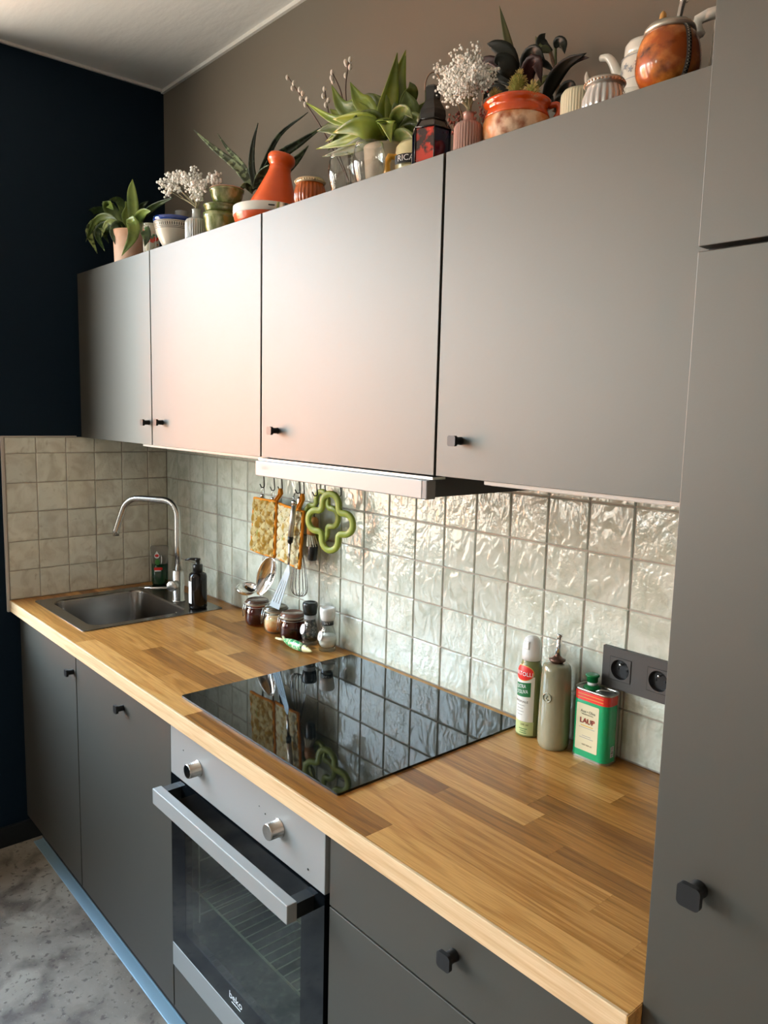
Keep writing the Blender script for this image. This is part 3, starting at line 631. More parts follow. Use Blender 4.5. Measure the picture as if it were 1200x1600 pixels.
for a in range(12, 73, 12): arc.append(Vector((bx, by, 1.205)) + d_ * (0.62 + 0.27 * sin(radians(a))) + Vector((0, 0, 0.053 - 0.062 * (1 - cos(radians(a))))))
arc.append(tip + Vector((0, 0, 0.02))); arc.append(tip)
MB().tube(arc, 0.0112, 20).build('spout', m_steel2, t)
jd = Vector((0.62, -0.785, 0)).normalized()
mb = MB(); mb.M = xf((bx, by, 0.966), axes=(jd.cross(Vector((0, 0, 1))), Vector((0, 0, 1)), jd)); mb.lathe([(0.0155, 0.0), (0.0155, 0.034), (0.0175, 0.0345), (0.0185, 0.036), (0.0185, 0.052), (0.0170, 0.0535)], seg=32)
hj = mb.build('lever_hub', m_steel2, t)
hp = Vector((bx, by, 0.966)) + jd * 0.045
MB().tube([hp + Vector((-0.010, -0.008, -0.006)), hp + Vector((-0.06, -0.048, -0.012)), hp + Vector((-0.098, -0.078, -0.013))], [0.0042, 0.0036, 0.0034], 12).build('lever', m_chrome, hj)

# ------------------------------------------------------------------ bottles at the sink
def liquid_glass(name, c, rough=0.03): return mat(name, c, rough, trans=0.92, ior=1.38)
m_dishclear = mat('clear_plastic_grey', (0.55, 0.53, 0.50), 0.12, trans=0.8, ior=1.2)
m_dishgreen = mat('dark_green_liquid', (0.004, 0.035, 0.014), 0.1, spec=0.7)
m_red = mat('red_print', 'd8241b', 0.45); m_green = mat('green_print', '1f6a3a', 0.45); m_gold = mat('gold_print', 'c9a24a', 0.4)
t = thing('dish_soap_bottle', (0.075, -0.070, 0.9032), 'bottle of dark green washing-up liquid upside down behind the sink, half full', 'bottle')
def oval(mb, prof, cx, cy, ang, sq):
    mb.M = xf((cx, cy, 0), rot=rz(ang)); mb.lathe(prof, seg=36, squash=sq); mb.M = Matrix.Identity(4)
A = az(0.075, -0.07)
mb = MB(); oval(mb, [(0.024, 0.9032), (0.029, 0.907), (0.0300, 0.93), (0.0305, 0.985)], 0.075, -0.07, A + pi / 2, 0.62); mb.build('liquid', m_dishgreen, t)
mb = MB(); oval(mb, [(0.0305, 0.9852), (0.0315, 1.02), (0.0335, 1.046), (0.0325, 1.0515), (0.0290, 1.0545)], 0.075, -0.07, A + pi / 2, 0.62); mb.build('upper_body', m_dishclear, t)
n_ = Vector((cos(A), sin(A), 0)); r_ = Vector((-sin(A), cos(A), 0)); c0 = Vector((0.075, -0.07, 0)) + n_ * 0.0200
def flat(parent, name, o, r, u, poly, m, th=0.0004):
    mb = MB(); n = Vector(r).cross(Vector(u)); mb.M = xf(o, axes=(Vector(r), Vector(u), n)); mb.prism(poly, 0, th); return mb.build(name, m, parent)
ell = lambda a, b, n=24: [(a * cos(2 * pi * k / n), b * sin(2 * pi * k / n)) for k in range(n)]
UZ = Vector((0, 0, 1))
flat(t, 'drop_label', c0 - r_ * 0.010 + UZ * 1.020, r_, UZ, [(0, 0.017)] + [(0.0095 * cos(radians(a)), -0.002 + 0.0095 * sin(radians(a))) for a in range(150, 391, 15)], m_paint)
flat(t, 'red_emblem', c0 - r_ * 0.010 + UZ * 1.019 + n_ * 0.0004, r_, UZ, ell(0.0075, 0.0055), m_red)
flat(t, 'green_emblem', c0 - r_ * 0.008 + UZ * 0.994, r_, UZ, ell(0.009, 0.012), mat('leaf_green_print', '3f7d3a', 0.4))
flat(t, 'red_band', c0 - r_ * 0.004 + UZ * 0.968, r_, UZ, rrect(-0.017, 0.014, -0.005, 0.005, 0.002), m_red)
flat(t, 'pale_band', c0 - r_ * 0.005 + UZ * 0.960, r_, UZ, rrect(-0.014, 0.010, -0.002, 0.002, 0.001), m_paint)
flat(t, 'white_swoosh', c0 + r_ * 0.005 + UZ * 1.003, r_, UZ, [(0, -0.018), (0.003, -0.01), (0.0035, 0.008), (0.0, 0.02), (0.001, 0.0)], m_paint)

t = thing('soap_dispenser', (0.474, -0.118, 0.9032), 'very dark brown pump bottle of hand soap standing by the tap', 'soap dispenser')
sx_, sy_ = 0.474, -0.118
m_darkbottle = mat('dark_brown_bottle', (0.006, 0.004, 0.0035), 0.12, spec=0.45)
MB().lathe([(0.026, 0.9032), (0.030, 0.906), (0.0305, 0.91), (0.0305, 1.012), (0.028, 1.021), (0.018, 1.027), (0.0145, 1.030)], sx_, sy_, 40).build('bottle', m_darkbottle, t)
p_ = MB().lathe([(0.0165, 1.027), (0.0165, 1.051), (0.0150, 1.053), (0.0075, 1.0535), (0.0072, 1.066), (0.0095, 1.067), (0.0095, 1.072), (0.008, 1.074)], sx_, sy_, 28).build('pump', m_black, t)
MB().tube([(sx_, sy_, 1.0702), (sx_ - 0.018, sy_ - 0.018, 1.0705), (sx_ - 0.031, sy_ - 0.030, 1.0665)], [0.0055, 0.0042, 0.0030], 10).build('nozzle', m_black, p_)
Aw = az(sx_, sy_)
patch(t, 'white_label', sx_, sy_, 0.0306, Aw - 1.45, Aw - 0.75, 0.922, 0.998, m_paint)

# ------------------------------------------------------------------ clip jars
m_amber = glassy('amber_glass', (0.62, 0.26, 0.10), 0.04, 1.6, 1.0)
m_amberlid = mat('amber_lid', (0.10, 0.045, 0.025), 0.12, spec=0.8, trans=0.25)
m_clear = glassy('clear_glass', (0.97, 0.98, 0.96), 0.03, 1.6, 0.97)
m_rubber = mat('rubber_seal', 'b9aa94', 0.6)
def clip_jar(x, y, label, body_m, lid_m, fill_m, fill_h):
    t = thing('clip_jar', (x, y, 0.9001), label, 'jar', 'clip-top jars against the tiles'); r = 0.0385
    MB().lathe([(0.024, 0.9001), (0.031, 0.9015), (0.0365, 0.908), (r, 0.920), (r, 0.938), (0.0365, 0.950), (0.0335, 0.958), (0.0335, 0.966), (0.0315, 0.966), (0.0315, 0.957), (0.0345, 0.949), (0.0362, 0.937), (0.0362, 0.921), (0.034, 0.910), (0.029, 0.9045), (0.0, 0.9045)], x, y, 36).build('jar_body', body_m, t)
    MB().lathe([(0.027, 0.9050), (0.0335, 0.911), (0.0357, 0.922), (0.0357, min(fill_h, 0.936))] + ([(0.034, fill_h)] if fill_h > 0.936 else []), x, y, 28).build('contents', fill_m, t)
    MB().lathe([(0.0350, 0.9662), (0.0365, 0.9672), (0.0365, 0.9695), (0.0350, 0.9702)], x, y, 32).build('seal', m_rubber, t)
    l = MB().lathe([(0.0335, 0.9704), (0.0365, 0.972), (0.0370, 0.976), (0.0345, 0.9815), (0.0300, 0.9835), (0.0285, 0.9825), (0.0, 0.9820)], x, y, 36).build('lid', lid_m, t)
    w = MB(); ring_ = lambda rr, z: [(x + rr * cos(2 * pi * k / 28), y + rr * sin(2 * pi * k / 28), z) for k in range(28)]
    w.tube(ring_(0.0352, 0.9610), 0.0012, 6, closed=True); w.tube(ring_(0.0384, 0.9735), 0.0012, 6, closed=True)
    a = radians(215); u = Vector((cos(a), sin(a), 0)); s = Vector((-sin(a), cos(a), 0)); c = Vector((x, y, 0))
    for sg in (-1, 1):
        w.tube([c + u * 0.0362 + s * 0.010 * sg + UZ * 0.961, c + u * 0.041 + s * 0.010 * sg + UZ * 0.9675, c + u * 0.0395 + s * 0.010 * sg + UZ * 0.9735], 0.0011, 6)
        w.tube([c + u * 0.041 + s * 0.009 * sg + UZ * 0.967, c + u * 0.0455 + s * 0.008 * sg + UZ * 0.945, c + u * 0.0480 + s * 0.0055 * sg + UZ * 0.926], 0.0011, 6)
    w.tube([c + u * 0.0480 + s * 0.0055 + UZ * 0.926, c + u * 0.0490 + UZ * 0.922, c + u * 0.0480 - s * 0.0055 + UZ * 0.926], 0.0011, 6)
    w.build('wire_clasp', m_steel2, t); return t
m_tea = mat('dark_contents', (0.16, 0.05, 0.02), 0.7, bump=(300, 0.6, 0.003)); m_paste = mat('cream_orange_contents', 'f2cf98', 0.55, var=('e8862a', 22, (1, 1, 1.3), 0.42, 0.62))
clip_jar(0.763, -0.062, 'amber glass clip jar with a dark lid, leftmost of three and under the ladle', m_amber, m_amberlid, m_tea, 0.945)
clip_jar(0.868, -0.060, 'clip jar with cream and orange contents between the two amber jars, under the spatula', m_clear, mat('olive_lid', (0.09, 0.07, 0.04), 0.15, spec=0.8), m_paste, 0.941)
clip_jar(0.962, -0.063, 'amber glass clip jar with a brown lid next to the pepper mill', m_amber, mat('brown_lid', (0.16, 0.075, 0.05), 0.14, spec=0.8), m_tea, 0.940)

# ------------------------------------------------------------------ pepper and salt mills
m_pepper = mat('peppercorns', (0.018, 0.013, 0.010), 0.6, var=((0.22, 0.16, 0.12), 130, (1, 1, 1), 0.52, 0.60), bump=(150, 0.8, 0.004))
m_salt = mat('salt_crystals', 'e4e2dc', 0.7, bump=(240, 0.5, 0.002))
def mill(x, y, label, capm, fillm, fz, name, neck):
    t = thing(name, (x, y, 0.9001), label, 'mill', 'grinder bottles beside the hob')
    out = [(0.019, 0.9001), (0.0245, 0.902), (0.0245, 0.908), (0.0225, 0.911), (0.0262, 0.922), (0.0268, 0.932), (0.0235, 0.950), (0.0185, 0.966), (0.0165, 0.976), (0.0165, 0.984)]
    inn = [(r - 0.0018, z) for r, z in reversed(out[3:])] + [(0.0, 0.9125)]
    MB().lathe(out + inn, x, y, 32).build('glass_body', m_clear, t)
    f = [(0.0, 0.9135), (0.020, 0.9135)] + [(r - 0.0021, z) for r, z in out[4:] if z < fz] ; f.append((f[-1][0] - 0.0005, fz)); MB().lathe(f, x, y, 28).build('contents', fillm, t)
    MB().lathe([(0.0172, 0.9845), (0.0172, 0.9905), (0.0190, 0.9910), (0.0205, 1.000), (0.0225, 1.016), (0.0225, 1.022), (0.0205, 1.0255), (0.017, 1.0262), (0.015, 1.0240), (0.0, 1.0240)], x, y, 48, ribs=24, rib=0.0008, ribfn=lambda z: 1 if z < 1.017 else 0).build('cap', capm, t)
    patch(t, 'neck_band', x, y, 0.0172, 0, 2 * pi, 0.9765, 0.9890, neck, n=24)
    return t
t = mill(1.032, -0.050, 'pepper grinder bottle with a black cap and an oval white tag', m_blackgreen := mat('black_cap', (0.012, 0.016, 0.016), 0.25), m_pepper, 0.974, 'pepper_mill', m_greyprint)
A = az(1.032, -0.05) - 0.95; c_ = Vector((1.032 + 0.0262 * cos(A), -0.05 + 0.0262 * sin(A), 0.949)); r_ = Vector((-sin(A), cos(A), 0)); up = (UZ - Vector((cos(A), sin(A), 0)) * 0.25).normalized()
flat(t, 'oval_tag', c_, r_, up, ell(0.0105, 0.0150), m_paint, 0.0006)
text(t, 'PEPPER', 0.0052, c_ + r_.cross(up) * 0.0006, up, -r_, m_black)
t = mill(1.112, -0.046, 'salt grinder bottle with a white ribbed cap and a black band', mat('white_cap', 'dcdad5', 0.4), m_salt, 0.945, 'salt_mill', m_black)
text_cyl(t, 'SALT', 0.0085, 1.112, -0.046, 0.0176, az(1.112, -0.046) - 0.1, 0.9828, m_paint)
A = az(1.112, -0.046) - 0.9; c_ = Vector((1.112 + 0.0264 * cos(A), -0.046 + 0.0264 * sin(A), 0.947)); r_ = Vector((-sin(A), cos(A), 0)); up = (UZ - Vector((cos(A), sin(A), 0)) * 0.25).normalized()
flat(t, 'oval_tag', c_, r_, up, ell(0.0100, 0.0145), mat('grey_tag', 'b9b9b4', 0.5), 0.0006)
text(t, 'SEL', 0.0065, c_ + r_.cross(up) * 0.0006, up, -r_, m_black)

# ------------------------------------------------------------------ painted wooden fish
pa, pb = Vector((0.9968, -0.1163, 0.9150)), Vector((1.1328, -0.1159, 0.9150))
ax = (pb - pa); ln = ax.length; ax.normalize(); sd = UZ.cross(ax)
t = thing('fish_ornament', tuple((pa + pb) / 2 * 1.0 + Vector((0, 0, 0.9003 - 0.915))), 'small green and cream painted fish lying on the worktop by the hob', 'ornament')
def fish(name, a, b, m, n=10):
    vs = []; fs = []; K = 18
    for i in range(n + 1):
        s_ = a + (b - a) * i / n; ww = 0.0145 * (sin(pi * min(1, max(0, (s_ * 0.93 + 0.05)))) ** 0.75) * (1.0 - 0.25 * s_) + 0.0008
        if s_ > 0.97: ww *= 0.75
        for k in range(K):
            q = 2 * pi * k / K; p = pa + ax * (ln * s_) + sd * (ww * 0.85 * cos(q)) + UZ * (ww * sin(q) - 0.0003 + (0.0 if ww > 0.01 else 0.0))
            vs.append((p.x, p.y, p.z))
    for i in range(n):
        for k in range(K): fs.append((i * K + k, i * K + (k + 1) % K, (i + 1) * K + (k + 1) % K, (i + 1) * K + k))
    fs.append(tuple(reversed(range(K)))); fs.append(tuple(n * K + k for k in range(K)))
    mb = MB(); mb.add(vs, fs, True); return mb.build(name, m, t)
m_fgreen = mat('fish_green', '2f9a58', 0.3, var=('c9dcae', 150, (1, 1, 1), 0.5, 0.58), coat=0.4); m_fcream = mat('fish_cream', 'd9d6a2', 0.35, coat=0.4)
fish('body', 0.0, 0.70, m_fgreen); fish('gill_line', 0.70, 0.725, m_black, 2); hd_ = fish('head', 0.725, 1.0, m_fcream, 8)
MB().ball(tuple(pa + ax * ln * 0.86 + UZ * 0.0095 + sd * -0.004), 0.0016).build('eye', m_black, hd_)
tl = (0.9636, -0.1233, 0.9140); tr = (0.9475, -0.0902, 0.9140)
for q in (tl, tr):
    mb = MB(); s0 = pa + ax * 0.004
    mb.tube([s0, s0.lerp(Vector(q), 0.45) , Vector(q)], [0.0032, 0.0042, 0.0028], 8); mb.build('tail_fin', m_fcream, t)

# ------------------------------------------------------------------ oil spray can
x, y = 1.836, -0.050; A = az(x, y); Al = A - 0.78
t = thing('oil_spray_can', (x, y, 0.9001), 'white and green spray can of olive oil with a white cap', 'can')
m_canwhite = mat('can_white', 'd5d5cd', 0.3, coat=0.3); m_cangreen = mat('can_olive', '6b7040', 0.3, coat=0.3); m_lime = mat('can_lime', 'b3bf86', 0.35)
def rcan(z):
    if z < 1.035: return 0.0262
    if z < 1.060: return 0.0262 - 0.0070 * ((z - 1.035) / 0.025) ** 1.8
    return 0.0192
MB().lathe([(0.0235, 0.9001), (0.0258, 0.902), (0.0262, 0.905)] + [(rcan(1.03 + 0.0035 * k), 1.03 + 0.0035 * k) for k in range(1, 10)] + [(0.0192, 1.066)], x, y, 40).build('body', m_cangreen, t)
patch(t, 'white_wrap', x, y, 0.0262, Al - 1.1, Al + 1.15, lambda q: 0.935, lambda q: 1.034, m_canwhite, 20)
patch(t, 'shoulder_wrap', x, y, rcan, Al - 1.0, Al + 0.95, 1.034, lambda q: 1.034 + 0.022 * (1 - q ** 3), m_canwhite, 16)
patch(t, 'lime_wrap', x, y, 0.0262, Al - 1.1, Al + 1.2, 0.9055, 0.9348, m_lime, 20)
cap = MB().lathe([(0.0202, 1.0662), (0.0202, 1.080), (0.0188, 1.098), (0.0178, 1.104), (0.0155, 1.111), (0.010, 1.1155), (0.0, 1.117)], x, y, 36).build('cap', m_capw := mat('white_plastic', 'e0dfdb', 0.3), t)
dx = Vector((cos(Al + .1), sin(Al + .1), 0)); MB().bbox(-0.005, 0.005, -0.003, 0.003, 0, 0.012, 0.001)
mb = MB(); mb.M = xf(Vector((x, y, 1.090)) + dx * 0.0165, axes=(Vector((-dx.y, dx.x, 0)), dx, UZ)); mb.bbox(-0.0075, 0.0075, -0.004, 0.0035, 0, 0.018, 0.002); mb.build('spray_button', m_capw, cap)
def cyl_shape(parent, name, cx, cy, r, a, z, poly, m, lift):
    vs = []; fs = []; n = len(poly)
    for ring_i in range(5):
        s_ = ring_i / 4
        for px_, pz_ in poly:
            zz = z + pz_ * s_; rr = (r(zz) if callable(r) else r) + lift; aa = a + px_ * s_ / (r(zz) if callable(r) else r)
            vs.append((cx + rr * cos(aa), cy + rr * sin(aa), zz))
    for i in range(4):
        for k in range(n): fs.append((i * n + k, i * n + (k + 1) % n, (i + 1) * n + (k + 1) % n, (i + 1) * n + k))
    mb = MB(); mb.add(vs, fs, True); return mb.build(name, m, parent)
def rc0(z): return rcan(z)
cyl_shape(t, 'gold_oval', x, y, rc0, Al + 0.05, 1.0400, ell(0.0265, 0.0165, 32), m_gold, 0.0005)
cyl_shape(t, 'red_oval', x, y, rc0, Al + 0.05, 1.0400, ell(0.0250, 0.0150, 32), m_red, 0.0008)
text_cyl(t, 'BERTOLLI', 0.0125, x, y, 0.0262, Al + 0.05, 1.0388, m_paint, sx=0.92, lift=0.0012)
patch(t, 'green_banner', x, y, 0.0262, Al - 0.7, Al + 0.85, lambda q: 0.9905 - 0.004 * (1 - q), lambda q: 1.0160 + 0.006 * q, m_green, 14, 0.0006)
text_cyl(t, 'EXTRA', 0.0115, x, y, 0.0262, Al + 0.0, 1.0105, m_paint, sx=0.68, lift=0.0009, skew=0.12)
text_cyl(t, "D'OLIVA", 0.0115, x, y, 0.0262, Al + 0.08, 0.9990, m_paint, sx=0.68, lift=0.0009, skew=0.12)
text_cyl(t, 'ORIGINALE', 0.0068, x, y, 0.0262, Al + 0.0, 0.9780, m_black, sx=1.05, lift=0.0006)
def print_lines(z0, n, dz, half, m, da=0.0):
    for k in range(n):
        h = half * (1.0, 0.72, 0.86, 0.6)[k % 4]; patch(t, 'fine_print', x, y, 0.0262, Al + da - h, Al + da + h, z0 - k * dz, z0 - k * dz + 0.0013, m, 8, 0.0006)
print_lines(0.9690, 4, 0.0068, 0.42, mat('grey_fine_print', '8d8d86', 0.5))
text_cyl(t, '250 ml', 0.0065, x, y, 0.0262, Al + 0.45, 0.9285, m_black, lift=0.0008)
print_lines(0.9185, 3, 0.0045, 0.36, m_green, 0.35)

# ------------------------------------------------------------------ ceramic oil bottle
x, y = 1.909, -0.060
t = thing('oil_bottle', (x, y, 0.9001), 'olive green glazed ceramic oil bottle with a steel pourer', 'bottle')
m_olive = mat('olive_glaze', '817c62', 0.16, var=('9a967c', 18, (1, 1, 0.25), 0.45, 0.65), coat=0.5, bump=(30, 0.08, 0.004))
prf = [(0.026, 0.9001), (0.030, 0.902), (0.0325, 0.912), (0.0330, 0.94), (0.0320, 1.00), (0.0305, 1.05), (0.0295, 1.066), (0.0280, 1.0735), (0.024, 1.0775), (0.015, 1.079), (0.012, 1.079)]
MB().lathe(prf, x, y, 44).build('body', m_olive, t)
A = az(x, y) - 0.55; c_ = Vector((x + 0.0310 * cos(A), y + 0.0310 * sin(A), 1.012)); r_ = Vector((-sin(A), cos(A), 0))
mb = MB(); mb.M = xf(c_, axes=(r_, UZ, r_.cross(UZ))); mb.tube([(0.0092 * cos(2 * pi * k / 24), 0.0092 * sin(2 * pi * k / 24), 0.0005) for k in range(24)], 0.0012, 6, closed=True); mb.tube([(-0.002, -0.004, 0.001), (0, 0.005, 0.001)], 0.0009, 5); mb.tube([(-0.003, -0.004, 0.001), (0.004, -0.004, 0.001)], 0.0009, 5); mb.build('round_seal', m_olive, t)
po = MB().lathe([(0.012, 1.0792), (0.0125, 1.082), (0.0165, 1.084), (0.017, 1.087), (0.010, 1.090), (0.0065, 1.094)], x, y, 28).build('stopper', mat('stopper_brown', (0.12, 0.06, 0.04), 0.3, metal=0.6), t)
mb = MB(); mb.tube([(x, y, 1.090), (x + 0.001, y, 1.110), (x + 0.003, y, 1.136)], [0.0058, 0.0050, 0.0046], 14); mb.tube([(x + 0.003, y, 1.136), (x + 0.0035, y, 1.1400)], [0.0060, 0.0062], 14); mb.build('pour_spout', m_chrome, po)

# ------------------------------------------------------------------ green oil tin
ca, cb, cc = Vector((1.9523, -0.0618, 0.9000)), Vector((2.0318, -0.0620, 0.9000)), Vector((2.0359, -0.0164, 0.9000))
u_ = (cb - ca).normalized(); w0, w1, hgt = 0.0, 0.098, 0.150; dep = 0.046
ctr = ca + u_ * 0.040 + Vector((-u_.y, u_.x, 0)) * (dep / 2 + 0.001)
t = thing('oil_tin', (ctr.x, ctr.y, 0.9001), 'green and red oil tin with a cream label and a green cap, under the socket', 'tin')
m_tingreen = mat('tin_green', '0f9a62', 0.28, coat=0.5); m_tinred = mat('tin_red', 'd6342a', 0.3, coat=0.4); m_tin = mat('bare_tin', (0.55, 0.53, 0.48), 0.28, metal=1.0)
M_ = xf((ctr.x, ctr.y, 0), axes=(u_, Vector((-u_.y, u_.x, 0)), UZ)); hw = 0.041; hd2 = dep / 2
z0_, z1_ = 0.9001, 1.0420
def tinband(name, za, zb, m, grow=0.0):
    mb = MB(); mb.M = M_; mb.prism(rrect(-hw - grow, hw + grow, -hd2 - grow, hd2 + grow, 0.016, 8), za, zb, True); return mb.build(name, m, t)
tinband('base_rim', z0_, z0_ + 0.004, m_tin, 0.0012); tinband('green_body', z0_ + 0.0041, 1.0200, m_tingreen); tinband('red_band', 1.0202, z1_ - 0.003, m_tinred)
mb = MB(); mb.M = M_
lp = [[(a, b, z) for a, b in rrect(-hw - g, hw + g, -hd2 - g, hd2 + g, r, 8)] for g, z, r in ((0.0, z1_ - 0.003, 0.016), (0.0012, z1_ - 0.0025, 0.017), (0.0012, z1_ + 0.0015, 0.017), (-0.001, z1_ + 0.0015, 0.015), (-0.0015, z1_ - 0.002, 0.015))]
strip(mb, lp); mb.add(lp[-1], [tuple(range(len(lp[-1])))]); mb.build('top_plate', m_tin, t)
mb = MB(); mb.M = M_; mb.box(hw - 0.0002, hw + 0.0008, 0.0095, 0.0115, z0_ + 0.004, z1_ - 0.003); mb.box(hw - 0.0002, hw + 0.0008, 0.0130, 0.0140, z0_ + 0.004, z1_ - 0.003); mb.build('side_seam', m_tin, t)
kx = -0.014; mb = MB(); mb.M = M_ @ Matrix.Translation((kx, 0.002, 0)); mb.lathe([(0.0175, z1_ - 0.0018), (0.0165, z1_ + 0.001), (0.0125, z1_ + 0.005)], seg=24); nk = mb.build('cap_base', m_cap := mat('green_cap', '0e6b35', 0.3), t)
mb = MB(); mb.M = M_ @ Matrix.Translation((kx, 0.002, 0)); mb.lathe([(0.0095, z1_ + 0.0052), (0.0095, z1_ + 0.0120)], seg=24); mb.build('cap_neck', m_capw, nk)
mb = MB(); mb.M = M_ @ Matrix.Translation((kx, 0.002, 0)); mb.lathe([(0.0115, z1_ + 0.0122), (0.0110, z1_ + 0.022), (0.0140, z1_ + 0.0235), (0.0140, z1_ + 0.0262), (0.011, z1_ + 0.0268)], seg=28); mb.build('cap', m_cap, nk)
mb = MB(); mb.M = M_; mb.tube([(0.004, -0.010, z1_ - 0.001), (0.012, -0.006, z1_ + 0.003), (0.030, 0.006, z1_ + 0.003), (0.034, 0.010, z1_ - 0.001)], 0.0018, 6); mb.build('carry_strap', m_tin, t)
fr_ = Vector((ctr.x, ctr.y, 0)) - Vector((-u_.y, u_.x, 0)) * (hd2)
flat(t, 'cream_label', fr_ + UZ * 0.9655 - u_ * 0.004, u_, UZ, rrect(-0.0255, 0.0255, -0.048, 0.048, 0.002), m_label := mat('cream_paper', 'cdc3a0', 0.5))
def tt(s_, size, dx_, z, m, sx=1.0): text(t, s_, size, fr_ + u_ * (dx_ - 0.004) + UZ * z + u_.cross(UZ) * 0.0004, u_, UZ, m, sx=sx, lift=0.0003)
tt('Acei • Oliva', 0.0082, 0.001, 0.9985, m_black, 0.85); tt('VIRGIN EXTRA', 0.0042, 0.0, 0.9925, m_black)
tt('LAUP', 0.0150, -0.0006, 0.9785, m_black, 0.95); text(t, 'LAUP', 0.0150, fr_ + u_ * (0.001 - 0.004) + UZ * 0.9795 + u_.cross(UZ) * 0.0006, u_, UZ, mat('brick_print', 'a63a2a', 0.5), sx=0.95, lift=0.0004)
def bar(z, w, m, h=0.0009, dx_=0.0): flat(t, 'fine_print', fr_ + UZ * z + u_ * (dx_ - 0.004) + u_.cross(UZ) * 0.0004, u_, UZ, [(-w, -h), (w, -h), (w, h), (-w, h)], m, 0.0002)
bar(0.9690, 0.014, m_gold); bar(0.9650, 0.018, m_greyprint, 0.0006); bar(0.9480, 0.010, m_greyprint, 0.0006); bar(0.9440, 0.016, m_greyprint, 0.0006)
tt('NET 500 ml', 0.0046, 0.002, 0.9300, m_black)
flat(t, 'yellow_line', fr_ + UZ * 1.0328, u_, UZ, [(-0.030, -0.0006), (0.030, -0.0006), (0.030, 0.0006), (-0.030, 0.0006)], m_gold, 0.0003)
flat(t, 'yellow_line', fr_ + UZ * 1.0262, u_, UZ, [(-0.030, -0.0006), (0.030, -0.0006), (0.030, 0.0006), (-0.030, 0.0006)], m_gold, 0.0003)
mb = MB(); mb.M = M_; yy = -0.0065
flat(t, 'barcode_field', Vector((ctr.x, ctr.y, 0.925)) + u_ * (hw) + Vector((-u_.y, u_.x, 0)) * 0.0, Vector((-u_.y, u_.x, 0)), UZ, [(-0.005, -0.011), (0.005, -0.011), (0.005, 0.011), (-0.005, 0.011)], m_paint, 0.0003)
mb = MB(); mb.M = M_
for k, w_ in enumerate((1, 2, 1, 1, 3, 1, 2, 1, 1, 2, 1, 3)): mb.box(hw + 0.0003, hw + 0.0006, -0.004, 0.004, 0.915 + k * 0.0017, 0.915 + k * 0.0017 + 0.00045 * w_)
tag(mb.build('barcode', m_black, t), kind='stuff')

# ------------------------------------------------------------------ double socket
t = thing('double_socket', (2.064, -0.004, 1.085), 'anthracite double wall socket on the tiles next to the tall cabinet', 'socket')
px0, px1, pz0, pz1 = 1.983, 2.146, 1.0435, 1.1262
pl = MB(); q_ = 0.0232; c1, c2, cz = 2.0235, 2.1055, 1.085
for a, b_, c, d_ in ((px0, px1, pz0, cz - q_), (px0, px1, cz + q_, pz1), (px0, c1 - q_, cz - q_, cz + q_), (c1 + q_, c2 - q_, cz - q_, cz + q_), (c2 + q_, px1, cz - q_, cz + q_)): pl.box(a, b_, -0.0105, -0.0012, c, d_)
pl.build('cover_plate', m_socket, t)
for cxx in (2.0235, 2.1055):
    mb = MB(); cz = 1.085; s_ = 0.0232
    yf = -0.0118
    # square insert with a round recess: outline loops from square to circle to the cup's floor
    N_ = 32; sq = []
    for k in range(N_):
        a = 2 * pi * k / N_; m_ = max(abs(cos(a)), abs(sin(a))); sq.append((cxx + s_ * cos(a) / m_, cz + s_ * sin(a) / m_))
    ci = lambda r: [(cxx + r * cos(2 * pi * k / N_), cz + r * sin(2 * pi * k / N_)) for k in range(N_)]
    lp = [[(a, -0.0105, b) for a, b in sq], [(a, yf, b) for a, b in sq], [(a, yf, b) for a, b in ci(0.0202)]]
    strip(mb, lp, False); ins = mb.build('socket_insert', m_socket, t)
    mb = MB(); lp = [[(a, yy_, b) for a, b in ci(r)] for r, yy_ in ((0.0202, yf), (0.0195, yf + 0.0006), (0.0190, -0.0022), (0.0185, -0.0020))]; strip(mb, lp); mb.add(lp[-1], [tuple(range(N_))]); mb.build('cup', m_socketdark, ins)
    for dx_, dz_, r, m, y1_ in ((-0.0095, -0.001, 0.0028, m_blackmat, -0.0023), (0.0095, -0.001, 0.0028, m_blackmat, -0.0023), (0.0, 0.010, 0.0024, m_chrome, -0.0125)):
        mb = MB(); mb.M = xf((cxx + dx_, -0.0020, cz + dz_), axes=((1, 0, 0), (0, 0, 1), (0, -1, 0))); mb.lathe([(r, 0), (r, -y1_ - 0.0020), (r * 0.6, -y1_ - 0.0014)], seg=12); mb.build('pin' if m is m_chrome else 'pin_hole', m, ins)
    mb = MB(); mb.tube([(cxx + s_ * a * 0.995, yf + 0.0002, cz + s_ * b * 0.995) for a, b in ((-1, -1), (1, -1), (1, 1), (-1, 1))], 0.0006, 4, closed=True); mb.build('shadow_line', m_blackmat, ins)

